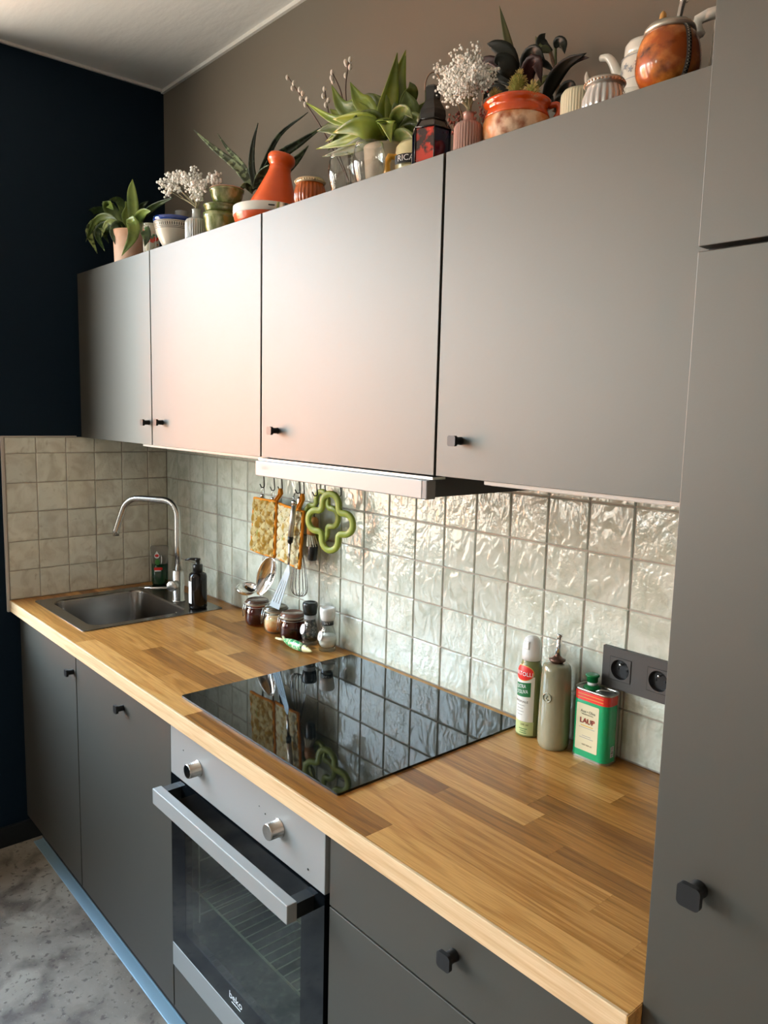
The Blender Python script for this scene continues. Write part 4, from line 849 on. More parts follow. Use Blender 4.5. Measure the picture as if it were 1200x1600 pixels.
# ------------------------------------------------------------------ rail with hooks and hanging things
RY, RZ = -0.045, 1.388
t = thing('utensil_rail', (1.25, RY, RZ), 'black rail under the cooker hood carrying the hooks', 'rail')
MB().tube([(0.748, RY, RZ), (1.340, RY, RZ)], 0.0045, 10).build('bar', m_wire, t)
for xx in (0.745, 1.342):
    MB().bbox(xx - 0.006, xx + 0.006, RY - 0.008, -0.0012, RZ - 0.012, RZ + 0.012, 0.001).bbox(xx - 0.010, xx + 0.010, -0.004, -0.0012, RZ - 0.018, RZ + 0.018, 0.001).build('bracket', m_wire, t)
hook0 = None
def s_hook(x, label, drop=0.050, rot=0.0):
    """S-hook riding on the rail; returns the point in its lower curl"""
    R_ = 0.0064; P2 = [(-R_, -0.003)] + [(-R_ * cos(radians(a)), R_ * sin(radians(a))) for a in range(0, 181, 30)] + [(R_ + 0.0008, -0.006), (0.0098, -drop + 0.008)]
    P2 += [(0.0045 + 0.0055 * cos(radians(a)), -drop - 0.0055 * sin(radians(a))) for a in range(0, 181, 30)] + [(-0.0040, -drop + 0.006)]
    W3 = [Vector((x + u * 0.66, RY + u * 0.75, RZ + v)) for u, v in P2]
    h = tag(MB().tube(W3, 0.0018, 7).build('s_hook', m_wire), label, 'hook', 'hooks on the rail')
    return Vector((x + 0.0045 * 0.66, RY + 0.0045 * 0.75, RZ - drop - 0.0055))
hx = [(0.7560, -0.0520, 1.3366)[0], (0.8147, -0.0520, 1.3378)[0], (0.8573, -0.0520, 1.3397)[0], (0.9491, -0.0520, 1.3424)[0], (0.9720, -0.0520, 1.3445)[0], (1.0355, -0.0520, 1.3541)[0], (1.0754, -0.0520, 1.3541)[0], (1.1465, -0.0520, 1.3483)[0]]
hl = ['black S-hook carrying the ladle, leftmost on the rail', 'black S-hook carrying the big serving spoon', 'black S-hook through the loop of the left quilted pot holder', 'black S-hook carrying the slotted spatula',
      'black S-hook through the loop of the right quilted pot holder', 'black S-hook carrying the rear green trivet', 'black S-hook carrying the dish brush', 'black S-hook carrying the front green trivet']
hk = [s_hook(hx[i], hl[i], (0.046, 0.050, 0.045, 0.046, 0.050, 0.045, 0.047, 0.036)[i], rot=0.75) for i in range(8)]
hy = RY - 0.0045

def utensil(name, p, label, bottom_z, cap_len=0.012, grip=0.0, lean=(0, 0), grip_m=None, group='steel utensils hanging from the rail'):
    """ring, end cap and shaft hanging from p; returns (thing, shaft end)"""
    t = thing(name, tuple(p), label, 'utensil', group); m = m_chrome
    z = p.z; L = Vector((lean[0], lean[1], -1))
    mb = MB(); mb.tube([p + Vector((0, 0, 0.004)) , p + Vector((0.004, 0.002, -0.006)), p + Vector((0.004, 0.002, -0.018)), p + Vector((-0.004, -0.002, -0.018)), p + Vector((-0.004, -0.002, -0.006))], 0.0012, 6, closed=True); mb.build('hanging_ring', m, t)
    a = p + L * 0.018; b = p + L * (0.018 + cap_len); MB().tube([a, a + L * 0.002, b], [0.0050, 0.0072, 0.0072], 14).build('end_cap', m, t)
    c = b
    if grip: c = b + L * grip; MB().tube([b, c], [0.0068, 0.0076], 14).build('grip', grip_m or m_steel2, t)
    e_ = p + L * (p.z - bottom_z); MB().tube([c, e_], [0.0032, 0.0030], 8).build('shaft', m, t)
    return t, e_
# ladle
t, e_ = utensil('ladle', hk[0] + Vector((0, 0, -0.002)), 'steel ladle hanging leftmost, its bowl below the pot holders', 1.040, grip=0.085, lean=(0.03, 0.0))
bc = Vector((0.6971, -0.0600, 1.0070)); mb = MB(); ay = Vector((0.25, -0.10, 0.96)).normalized(); ux = ay.cross(Vector((0, 1, 0))).normalized(); uy = ay.cross(ux)
bowl = lambda R, k=1.0: [(0.0, -R * 0.62)] + [(R * sin(radians(a)), -R * 0.62 * cos(radians(a))) for a in range(12, 91, 13)]
mb.M = xf(bc, axes=(ux, uy, ay)); pf = bowl(0.036); mb.lathe(pf + [(r - 0.0012 if r > 0.002 else 0, z + 0.0012) for r, z in reversed(pf)], seg=32, closed_caps=False); mb.build('bowl', m_chrome, t)
MB().tube(spline([e_, e_ + Vector((0, 0.002, -0.02)), bc + ux * 0.0 + Vector((0.030, 0.010, 0.012))], 8), 0.0030, 8).build('neck', m_chrome, t)
# big spoon
t, e_ = utensil('serving_spoon', hk[1] + Vector((0, 0, -0.002)), 'large steel serving spoon hanging beside the ladle', 1.085, grip=0.085, lean=(0.06, -0.01))
tip_ = Vector((0.7908, -0.0750, 1.0021)); top_ = Vector((0.8355, -0.0550, 1.1254)); e_ = top_
ax_ = (tip_ - top_); ln_ = ax_.length; ax_.normalize(); fc = (CAMV - tip_).normalized(); fc = (fc + Vector((-0.35, -0.2, 0.1))).normalized(); sdv = ax_.cross(fc).normalized(); nv = sdv.cross(ax_).normalized()
vs_, fs_ = [], []; n1, n2 = 16, 10
for i in range(n1 + 1):
    tt_ = i / n1; w_ = 0.031 * sin(pi * (0.06 + 0.90 * tt_ ** 0.85)) ** 0.75
    for k in range(n2 + 1):
        s_ = -1 + 2 * k / n2; p_ = top_ + ax_ * ln_ * tt_ + sdv * s_ * w_ - nv * (0.020 * (1 - s_ * s_) * sin(pi * min(1, tt_ * 0.96 + 0.03))); vs_.append(tuple(p_))
for i in range(n1):
    for k in range(n2): fs_.append((i * (n2 + 1) + k, i * (n2 + 1) + k + 1, (i + 1) * (n2 + 1) + k + 1, (i + 1) * (n2 + 1) + k))
o = MB().add(vs_, fs_, True).build('bowl', m_chrome, t); so = o.modifiers.new('thickness', 'SOLIDIFY'); so.thickness = 0.0014
# slotted spatula
p = hk[3] + Vector((0, -0.010, -0.002))
t = thing('slotted_spatula', tuple(p), 'steel slotted spatula with a cylindrical grip hanging in front of the pot holders', 'utensil', 'steel utensils hanging from the rail')
a0 = Vector((1.0017, -0.0880, 1.3214)); a1 = Vector((0.9897, -0.0920, 1.2179)); a2 = Vector((0.9810, -0.0920, 1.1336)); 
MB().tube([p + Vector((0, 0, 0.004)), p + Vector((0.004, -0.006, -0.008)), a0 + Vector((0.002, 0, 0.004)), a0 + Vector((-0.003, 0, 0.004)), p + Vector((-0.004, -0.004, -0.006))], 0.0012, 6, closed=True).build('hanging_ring', m_chrome, t)
MB().tube([a0 + (a0 - a1) * 0.02, a0, a0.lerp(a1, 0.10)], [0.006, 0.0082, 0.0082], 16).build('end_cap', m_chrome, t)
MB().tube([a0.lerp(a1, 0.10), a1], [0.0072, 0.0082], 16).build('grip', mat('light_steel', (0.7, 0.66, 0.60), 0.35, metal=0.9), t)
MB().tube([a1, a1.lerp(a2, 0.22)], 0.0080, 16).build('grip_band', m_black, t)
MB().tube([a1.lerp(a2, 0.22), a2], [0.0050, 0.0036], 10).build('shaft', m_chrome, t)
bl, br, tl_, tr_ = Vector((0.8922, -0.1000, 0.9940)), Vector((0.9443, -0.1000, 0.9913)), Vector((0.9643, -0.0940, 1.1101)), Vector((0.9909, -0.0940, 1.1090))
mb = MB(); top = a2
U = (br - bl).normalized(); D_ = ((bl + br) / 2 - (tl_ + tr_) / 2).normalized(); nn = U.cross(D_).normalized()
def band(t0, t1, s0, s1):
    q = []
    for t_ in (t0, t1):
        for s_ in (s0, s1): q.append(tl_.lerp(bl, t_).lerp(tr_.lerp(br, t_), s_))
    v_ = [tuple(p_ + nn * 0.0006) for p_ in q] + [tuple(p_ - nn * 0.0006) for p_ in q]; mb.add(v_, [(0, 1, 3, 2), (4, 6, 7, 5), (0, 4, 5, 1), (2, 3, 7, 6), (0, 2, 6, 4), (1, 5, 7, 3)])
band(0.0, 0.22, 0, 1); band(0.85, 1.0, 0, 1)
for k in range(4): band(0.22, 0.85, k * 0.265, k * 0.268 + 0.196)
v_ = [tuple(a2 + nn * .0006 + U * -0.003), tuple(a2 + nn * .0006 + U * 0.003), tuple(tr_ + nn * .0006), tuple(tl_ + nn * .0006)]; v_ += [tuple(Vector(q) - nn * 0.0012) for q in v_]
mb.add(v_, [(0, 1, 2, 3), (7, 6, 5, 4), (0, 4, 5, 1), (1, 5, 6, 2), (2, 6, 7, 3), (3, 7, 4, 0)]); mb.build('slotted_blade', mat('blade_steel', (0.24, 0.30, 0.34), 0.45, metal=0.5), t)
# whisk
wx = 0.955; wy = -0.036
t = thing('whisk', (wx, wy, 1.34), 'wire balloon whisk hanging behind the pot holders, its wires showing below', 'utensil', 'steel utensils hanging from the rail')
MB().tube([(wx, wy, 1.345), (wx - 0.004, wy, 1.335), (wx, wy, 1.325), (wx + 0.004, wy, 1.335)], 0.0012, 6, closed=True).build('hanging_ring', m_chrome, t)
MB().tube([(wx, wy, 1.327), (wx, wy, 1.32), (wx, wy, 1.20), (wx, wy, 1.195)], [0.004, 0.0085, 0.0085, 0.006], 16).build('handle', m_steel2, t)
mb = MB(); 
for k in range(7):
    a = pi * k / 7; c, s_ = cos(a), sin(a); P_ = []
    for i in range(21):
        q = -1 + 2 * i / 20; rr = 0.036 * sin(min(pi / 2 * 1.0, abs(q) * 0 + pi / 2)) ; ang = pi * i / 20
        w_ = 0.036 * (sin(ang) ** 0.8) if 0 < i < 20 else 0.0
        sgn = 1
        P_.append(i)
    pts = [(0.004, 1.196), (0.012, 1.165), (0.025, 1.12), (0.034, 1.075), (0.0355, 1.050), (0.028, 1.034), (0.012, 1.0275), (0, 1.0265)]
    W3 = [Vector((wx + r * c, wy + r * s_ * 0.50, z)) for r, z in pts] + [Vector((wx - r * c, wy - r * s_ * 0.50, z)) for r, z in reversed(pts[:-1])]
    mb.tube(spline(W3, 28), 0.0010, 5)
tag(mb.build('balloon_wires', m_wire2 := mat('whisk_wire', (0.35, 0.34, 0.33), 0.25, metal=1.0), t), kind='stuff')
# pot holders
m_quilt = mat('quilted_print', 'b9a878', 0.9, spec=0.1, var=('94702c', 48, (1, 1, 1), 0.43, 0.56), var2=('7f8a4e', 34, (1.3, 1, 1), 0.62, 0.70))
m_quilt2 = mat('quilted_print_pale', 'c6bc9a', 0.9, spec=0.1, var=('a88a48', 55, (1, 1, 1), 0.50, 0.62), var2=('8c9560', 40, (1.3, 1, 1), 0.62, 0.70))
m_stitch = mat('stitch_thread', '6d4f2a', 0.9)
m_orange = mat('orange_binding', 'd98628', 0.85, spec=0.15, bump=(160, 0.4, 0.002))
def pot_holder(c4, m, label, hook, curl=0.0, hs_=0.0):
    tl, tr, bl, br = [Vector(q) for q in c4]
    t = thing('pot_holder', tuple((tl + tr) / 2), label, 'pot holder', 'quilted pot holders on the hooks')
    n1 = 56; nrm = (tr - tl).cross(tl - bl).normalized()
    if nrm.y > 0: nrm = -nrm
    def P_(u, v): return tl.lerp(tr, u).lerp(bl.lerp(br, u), v) + nrm * curl * sin(pi * u)
    for sgn, nm in ((1, 'quilted_face'), ):
        vs_, fs_ = [], []
        for side in (1, -1):
            o_ = len(vs_)
            for i in range(n1 + 1):
                for k in range(n1 + 1):
                    u, v = i / n1, k / n1; q = (u * 2.6 + v * 3.9) % 1.0; q2 = (u * 2.6 - v * 3.9) % 1.0
                    h = 0.0066 * min(1, (4 * q * (1 - q)) ** 0.5) * min(1, (4 * q2 * (1 - q2)) ** 0.5)
                    vs_.append(tuple(P_(u, v) + nrm * side * (0.0015 + h)))
            for i in range(n1):
                for k in range(n1):
                    f_ = (o_ + i * (n1 + 1) + k, o_ + i * (n1 + 1) + k + 1, o_ + (i + 1) * (n1 + 1) + k + 1, o_ + (i + 1) * (n1 + 1) + k)
                    fs_.append(f_ if side < 0 else f_[::-1])
        MB().add(vs_, fs_, True).build(nm, m, t)
    sm = MB()
    for sg in (1, -1):
        for n_i in range(-5, 9):
            seg_ = []
            for k in range(0, 41):
                v = k / 40; u = (n_i - sg * v * 3.9) / 2.6
                if 0 <= u <= 1: seg_.append(P_(u, v) + nrm * 0.0022)
            if len(seg_) > 2: sm.tube(seg_, 0.0013, 4)
    tag(sm.build('stitching', m_stitch, t), kind='stuff')
    bd = [P_(k / 10, 0) for k in range(10)] + [P_(1, k / 12) for k in range(12)] + [P_(1 - k / 10, 1) for k in range(10)] + [P_(0, 1 - k / 12) for k in range(12)]
    bd = [p_ + nrm * rnd.uniform(-0.0008, 0.0008) for p_ in bd]
    ww = (tr - tl).normalized()
    MB().tube(bd, 0.0048, 9, closed=True).build('orange_binding', m_orange, t)
    q = Vector(hook); w_ = 0.006
    MB().sweep([q + Vector((0, 0, 0.0045)) + ww * -0.003, q + ww * -0.006 + UZ * -0.012, P_(hs_, 0) + ww * -0.006, P_(hs_, 0) + ww * 0.006, q + ww * 0.006 + UZ * -0.012, q + ww * 0.003 + Vector((0, 0, 0.0045))], [(-0.0016, -0.005), (0.0016, -0.005), (0.0016, 0.005), (-0.0016, 0.005)], nrm).build('hanging_loop', m_orange, t)
pot_holder(((0.7557, -0.0680, 1.3051), (0.8785, -0.0680, 1.3057), (0.7372, -0.0680, 1.1400), (0.8697, -0.0680, 1.1362)), m_quilt, 'orange-edged quilted pot holder hanging left, in front of the ladle', hk[2], 0.004, 0.95)
pot_holder(((0.8703, -0.0580, 1.3004), (1.0239, -0.0720, 1.2914), (0.8615, -0.0580, 1.1378), (1.0104, -0.0740, 1.1251)), m_quilt2, 'orange-edged quilted pot holder hanging right, behind the spatula', hk[4], 0.004, 0.80)
# clover trivets
m_trivet = mat('olive_silicone', '8f9a3c', 0.42, spec=0.4)
def trivet(c, ang, size, label, ring_only=False, hk_=None):
    c = Vector(c); r_ = Vector((cos(ang), sin(ang), 0)); nrm = r_.cross(UZ); k_ = size / 0.088; a_, L_2, c_ = 0.0290 * k_, 0.0500 * k_, 0.0135 * k_
    q2 = [(L_2 + a_ * cos(radians(d)), a_ * sin(radians(d))) for d in range(-90, 91, 12)] + [(a_ + c_ + c_ * cos(radians(d)), a_ + c_ + c_ * sin(radians(d))) for d in range(270, 179, -15)]
    P_ = [c + r_ * (u * cos(w) - v * sin(w)) + UZ * (u * sin(w) + v * cos(w)) for w in (0, pi / 2, pi, 3 * pi / 2) for u, v in q2]
    b = 0.0088 * size / 0.088; h = 0.0055; e_ = 0.0022
    sec = [(-b, -h + e_), (-b + e_, -h), (b - e_, -h), (b, -h + e_), (b, h - e_), (b - e_, h), (-b + e_, h), (-b, h - e_)]
    o = MB().sweep(P_, sec, nrm).build('clover_trivet', m_trivet, origin=tuple(c)); return tag(o, label, 'trivet', 'green clover trivets on the hooks')
trivet((1.1382, -0.0620, 1.2751), radians(14), 0.088, 'olive green clover-shaped trivet, the whole front one beside the tiles')
trivet((1.0564, -0.0300, 1.2811), radians(4), 0.078, 'olive green clover-shaped trivet, mostly hidden behind the front one')
# dish brush
bp = hk[6]; b0 = Vector((1.0321, -0.0500, 1.2275)); b1 = Vector((1.0421, -0.0500, 1.1953)); b2 = Vector((1.0398, -0.0500, 1.1537))
t = thing('dish_brush', tuple(bp), 'small brush with pale bristles and a black handle hanging behind the clover trivet', 'brush')
w0_ = Vector((1.0441, -0.0480, 1.2698))
MB().tube([bp + Vector((0, 0, 0.003)), w0_ + UZ * 0.03, w0_ + UZ * 0.006], 0.0012, 6).build('cord', m_wire, t)
MB().tube([w0_ + UZ * 0.008, w0_, w0_.lerp(b0, 0.5), b0], [0.006, 0.013, 0.017, 0.014], 18).build('wooden_head', mat('beech', 'a8713c', 0.5), t)
mb = MB()
for k in range(90):
    a = rnd.uniform(0, 2 * pi); r = rnd.uniform(0, 1) ** 0.5; q = b0 + Vector((cos(a), sin(a), 0)) * 0.010 * r + UZ * 0.002; e2 = b1 + Vector((cos(a), sin(a), 0)) * 0.019 * r + UZ * -0.002; mb.tube([q, e2], 0.0011, 4, cap=False)
tag(mb.build('bristles', mat('bristle', 'cfc6b0', 0.8), t), kind='stuff')
MB().tube([b1 + UZ * 0.004, b1 - UZ * 0.002, b2, b2 - UZ * 0.003], [0.0135, 0.0150, 0.0135, 0.010], 20).build('black_handle', m_black, t)

# ================================================================== things on top of the wall cabinets
ZT = 2.0362
m_leafA = mat('orchid_leaf', '6f7f3a', 0.38, var=('3f5220', 16, (1, 1, 1), 0.45, 0.7), rand=0.25)
m_leafdark = mat('dark_leaf', '2f4020', 0.35, var=('5c6b36', 30, (1, 1, 1), 0.55, 0.65), rand=0.25)
m_leafspot = mat('spotted_leaf', '8d9a5c', 0.4, var=('3d4a22', 75, (1, 1, 1), 0.50, 0.58))
m_soil = mat('potting_soil', (0.035, 0.024, 0.016), 0.95, bump=(200, 0.8, 0.004))
def pot_lathe(x, y, prof, seg=48, **k): return MB().lathe(prof, x, y, seg, **k)

# --- plant in the pinkish clay pot, far left
x, y = 0.285, -0.250
t = thing('potted_plant', (x, y, ZT), 'leafy green plant drooping from a pale clay pot, leftmost by the navy wall', 'plant')
m_clay = mat('pale_clay', 'c79a7c', 0.75, var=('e0c4b0', 9, (1, 1, 0.7), 0.45, 0.7), bump=(60, 0.1, 0.002))
pot_lathe(x, y, [(0.052, ZT), (0.054, ZT + 0.004), (0.0575, 2.155), (0.0580, 2.160), (0.0545, 2.160), (0.053, 2.145), (0.050, ZT + 0.02), (0.0, ZT + 0.02)]).build('pot', m_clay, t)
MB().lathe([(0.0, 2.151), (0.0525, 2.149)], x, y, 24, closed_caps=False).build('soil', m_soil, t)
c_ = [((0.2853, -0.2500, 2.1486), (0.3032, -0.2500, 2.2100), (0.3190, -0.2600, 2.2649), (0.3257, -0.2600, 2.3030), 0.050, m_leafA),
      ((0.2391, -0.2500, 2.1557), (0.1844, -0.2700, 2.2166), (0.1928, -0.2900, 2.2463), (0.2940, -0.3100, 2.2047), 0.055, m_leafA),
      ((0.2495, -0.2500, 2.1541), (0.0995, -0.2600, 2.2434), (-0.0331, -0.2700, 2.2534), (-0.1039, -0.2800, 2.1967), 0.034, m_leafdark),
      ((0.2627, -0.2600, 2.1483), (0.1567, -0.2900, 2.1970), (0.0548, -0.3000, 2.1757), (0.1196, -0.3000, 2.0943), 0.048, m_leafspot),
      ((0.2626, -0.2600, 2.1463), (0.1888, -0.2900, 2.1774), (0.1236, -0.3000, 2.1568), (0.2125, -0.3100, 2.0865), 0.040, m_leafdark),
      ((0.2493, -0.2500, 2.1500), (0.1327, -0.2500, 2.1847), (0.0640, -0.2500, 2.1740), (0.0964, -0.2500, 2.1391), 0.030, m_leafdark),
      ((0.2932, -0.2600, 2.1417), (0.4078, -0.3000, 2.1541), (0.4732, -0.3250, 2.0960), (0.3957, -0.3300, 2.0451), 0.052, m_leafA),
      ((0.3204, -0.2500, 2.1432), (0.3934, -0.2600, 2.1732), (0.4872, -0.2600, 2.1916), (0.5968, -0.2500, 2.1996), 0.030, m_leafdark),
      ((0.3204, -0.2500, 2.1432), (0.4372, -0.2800, 2.1337), (0.5131, -0.3000, 2.0940), (0.5206, -0.3100, 2.0596), 0.045, m_leafdark),
      ((0.2649, -0.2500, 2.1517), (0.2649, -0.2600, 2.1946), (0.2866, -0.2600, 2.2191), (0.2910, -0.2700, 2.2404), 0.036, m_leafA),
      ((0.2598, -0.2500, 2.1525), (0.1210, -0.2400, 2.2221), (-0.0170, -0.2300, 2.2689), (-0.1548, -0.2200, 2.2671), 0.040, m_leafdark),
      ((0.3235, -0.2600, 2.1410), (0.3773, -0.2700, 2.1644), (0.4483, -0.2800, 2.1758), (0.5032, -0.2800, 2.1701), 0.040, m_leafA),
      ((0.2391, -0.2500, 2.1557), (0.1505, -0.2700, 2.2015), (0.1225, -0.2900, 2.1921), (0.1689, -0.3000, 2.1582), 0.038, m_leafspot)]
c_ += [((0.2597, -0.2500, 2.1505), (0.1440, -0.2400, 2.2393), (-0.0042, -0.2300, 2.2842), (-0.1780, -0.2200, 2.3031), 0.034, m_leafdark), ((0.2729, -0.2600, 2.1448), (0.2117, -0.2900, 2.1982), (0.1411, -0.3100, 2.1961), (0.0436, -0.3100, 2.1416), 0.034, m_leafA),
       ((0.2596, -0.2500, 2.1484), (0.2842, -0.2900, 2.1661), (0.2799, -0.3100, 2.1394), (0.2985, -0.3100, 2.0968), 0.034, m_leafdark), ((0.2568, -0.2400, 2.1525), (0.1743, -0.2300, 2.2463), (0.1084, -0.2200, 2.2873), (0.0050, -0.2100, 2.3082), 0.040, m_leafdark),
       ((0.2902, -0.2500, 2.1458), (0.2969, -0.2300, 2.2047), (0.3050, -0.2200, 2.2313), (0.3322, -0.2100, 2.2444), 0.030, m_leafdark), ((0.2677, -0.2600, 2.1455), (0.2777, -0.3000, 2.1695), (0.2536, -0.3200, 2.1659), (0.2078, -0.3200, 2.1285), 0.026, m_leafspot)]
for a, b_, c, d_, w_, m in c_: leaf(t, [a, b_, c, d_], w_, m, fold=0.3)

# --- two patterned tumblers
m_floral = mat('floral_glass', 'c9c3ae', 0.2, spec=0.6, var=('d0402a', 42, (1, 1, 1), 0.52, 0.56), var2=('3d6a3c', 36, (1, 1.3, 1), 0.56, 0.60))
for (x, y, l) in ((0.462, -0.262, 'red and green floral tumbler next to the pale clay pot'), (0.510, -0.212, 'red and green floral tumbler half hidden behind the white bowl')):
    t = thing('floral_tumbler', (x, y, ZT), l, 'glass', 'floral tumblers')
    MB().lathe([(0.020, ZT), (0.0225, ZT + 0.002), (0.0240, 2.10), (0.0245, 2.146), (0.0235, 2.146), (0.0225, 2.10), (0.0205, ZT + 0.008), (0.0, ZT + 0.008)], x, y, 36).build('glass_wall', m_floral, t)
    MB().lathe([(0.0246, 2.1385), (0.0249, 2.1475), (0.0236, 2.1480), (0.0235, 2.1385)], x, y, 36).build('clear_rim', m_clear, t)
    for a in range(0, 360, 45): 
        q = radians(a + 10); MB().tube([(x + 0.0229 * cos(q), y + 0.0229 * sin(q), ZT + 0.004), (x + 0.0246 * cos(q), y + 0.0246 * sin(q), 2.1375)], 0.0009, 5).build('pale_stripe', m_paint, t)

# --- white bowl with blue rim
x, y = 0.622, -0.262
t = thing('white_bowl', (x, y, ZT), 'white bowl with black painted bands and a blue rim', 'bowl')
m_bowlw = mat('white_earthenware', 'c9c2b2', 0.3, coat=0.4); m_blue = mat('cobalt_glaze', '1d3a86', 0.15, coat=0.8, var=('c8c8cc', 30, (1, 1, 1), 0.62, 0.68))
pr_ = [(0.026, ZT), (0.028, ZT + 0.006), (0.040, 2.062), (0.052, 2.090), (0.058, 2.115), (0.0600, 2.126)]
def r_at(pr, z):
    for (r0, z0), (r1, z1) in zip(pr, pr[1:]):
        if z0 <= z <= z1: return r0 + (r1 - r0) * (z - z0) / max(1e-9, z1 - z0)
    return pr[-1][0]
MB().lathe(pr_ + [(0.0575, 2.126), (0.050, 2.092), (0.030, 2.050), (0.0, 2.046)], x, y, 48).build('body', m_bowlw, t)
MB().lathe([(0.0601, 2.1262), (0.0612, 2.134), (0.0600, 2.1405), (0.0570, 2.1405), (0.0572, 2.1262)], x, y, 48).build('blue_rim', m_blue, t)
for z in (2.1225, 2.1075, 2.1030): patch(t, 'black_band', x, y, lambda z_: r_at(pr_, z_), 0, 2 * pi, z - 0.0007, z + 0.0007, m_black, n=48, lift=0.0005)
A = az(x, y)
for k in range(-14, 15): a_ = A + k * 0.115; patch(t, 'black_dash', x, y, lambda z_: r_at(pr_, z_), a_ - 0.022, a_ + 0.022, 2.1105, 2.1195, m_black, n=2, lift=0.0005)

# --- blue bowls with a glass cup, behind
x, y = (0.4839, -0.1650, 2.1652)[0], -0.165
t = thing('blue_bowl', (x, y, ZT), 'small cobalt blue glazed bowl behind the white bowl', 'bowl', 'blue bowls stacked behind the white bowl')
pr_ = [(0.022, ZT), (0.030, 2.07), (0.040, 2.12), (0.043, 2.150)]
MB().lathe(pr_ + [(0.040, 2.150), (0.034, 2.11), (0.0, 2.06)], x, y, 40).build('body', m_blue, t)
t = thing('blue_bowl', (x, y, 2.151), 'small shallow cobalt blue bowl on top of the other blue bowl', 'bowl', 'blue bowls stacked behind the white bowl')
MB().lathe([(0.036, 2.1505), (0.0375, 2.154), (0.036, 2.170), (0.0335, 2.1705), (0.033, 2.156), (0.0, 2.155)], x, y, 40).build('body', m_blue, t)
t = thing('glass_cup', (x - 0.006, y, 2.1552), 'small clear glass cup standing in the blue bowl', 'glass')
MB().lathe([(0.018, 2.1556), (0.020, 2.158), (0.0225, 2.205), (0.0212, 2.205), (0.019, 2.162), (0.0, 2.161)], x - 0.006, y, 32).build('body', mat('smoky_glass', (0.34, 0.34, 0.32), 0.15, trans=0.4, spec=0.8), t)

# --- ribbed vases and baby's breath
m_ribclear = mat('ribbed_clear_glass', (0.60, 0.60, 0.56), 0.12, trans=0.35, spec=0.8)
m_ribpink = mat('ribbed_pink_glass', (0.58, 0.34, 0.28), 0.14, trans=0.35, spec=0.8)
m_stem = mat('dry_stem', '8d8666', 0.8); m_bloom = mat('white_blossom', 'ebe9e2', 0.85)
def vase(x, y, z0, r, zb, zn, m, label):
    t = thing('ribbed_vase', (x, y, z0), label, 'vase', 'ribbed bottle vases')
    pr = [(r * 0.90, z0), (r, z0 + 0.004), (r, zb - 0.010), (r * 0.92, zb - 0.003), (r * 0.72, zb + 0.001), (r * 0.42, zb + 0.003), (r * 0.38, zn - 0.004), (r * 0.46, zn), (r * 0.36, zn), (r * 0.30, zb + 0.003), (r * 0.66, zb - 0.003), (r * 0.88, zb - 0.012), (r * 0.90, z0 + 0.006), (0.0, z0 + 0.006)]
    pr = pr[:1] + [pr[1]] + [(r, z0 + 0.004 + (zb - 0.014 - z0) * k / 6) for k in range(1, 6)] + pr[2:]
    MB().lathe(pr, x, y, 120, ribs=30, rib=0.0022, ribfn=lambda z: 1.0 if z < zb - 0.004 else 0.0).build('body', m, t); return t
vase(0.790, -0.278, ZT, 0.0310, 2.106, 2.135, m_ribclear, 'clear ribbed bottle vase beside the stack of green bowls')
vase(1.812, -0.278, ZT, 0.0250, 2.104, 2.124, m_ribpink, 'pink ribbed bottle vase between the lantern and the orange glazed pot')
def gyp(label, root, tips, group, m=m_bloom, nbl=9, spread=0.016, rb=(0.0022, 0.0042), sub=3, seed=1):
    R = random.Random(seed); root = Vector(root); t = thing('gypsophila_bunch', tuple(root), label, 'flowers', group)
    st = MB(); fl = MB()
    for tp in tips:
        tp = Vector(tp); mid = root.lerp(tp, 0.55) + Vector((R.uniform(-.004, .004), R.uniform(-.004, .004), R.uniform(-.002, .006)))
        st.tube(spline([root + Vector((0, 0, -0.045)), root + Vector((R.uniform(-.003, .003), R.uniform(-.003, .003), 0)), mid, tp], 8), [0.0011] * 5 + [0.0007] * 4, 4)
        for j in range(sub):
            q = tp + Vector((R.gauss(0, spread), R.gauss(0, spread), R.gauss(0, spread * 0.75))); st.tube([mid.lerp(tp, R.uniform(.3, .9)), q], 0.0005, 3)
            for k in range(nbl // sub + 1):
                c = q + Vector((R.gauss(0, 0.0055), R.gauss(0, 0.0055), R.gauss(0, 0.0055))); fl.ball(tuple(c), R.uniform(*rb), 6, 4)
    tag(st.build('stems', m_stem, t), kind='stuff'); tag(fl.build('blossoms', m, t), kind='stuff'); return t
gyp('spray of white baby\'s breath in the clear ribbed vase', (0.790, -0.278, 2.128), [(0.6179, -0.3000, 2.2182), (0.6182, -0.2800, 2.2382), (0.6837, -0.2900, 2.2300), (0.6912, -0.2700, 2.2361), (0.7573, -0.2800, 2.2223), (0.7600, -0.2600, 2.2105), (0.7695, -0.3000, 2.1936), (0.7873, -0.2900, 2.1770), (0.6345, -0.2600, 2.2266), (0.7673, -0.2500, 2.2179), (0.8297, -0.2600, 2.1983), (0.8365, -0.2500, 2.2040), (0.8210, -0.3000, 2.1518), (0.6960, -0.3100, 2.1974), (0.8191, -0.2700, 2.1731), (0.8043, -0.3100, 2.1947), (0.8622, -0.3100, 2.1651)], 'baby\'s breath sprays in the vases', seed=3, nbl=40, spread=0.010, rb=(0.0020, 0.0044))
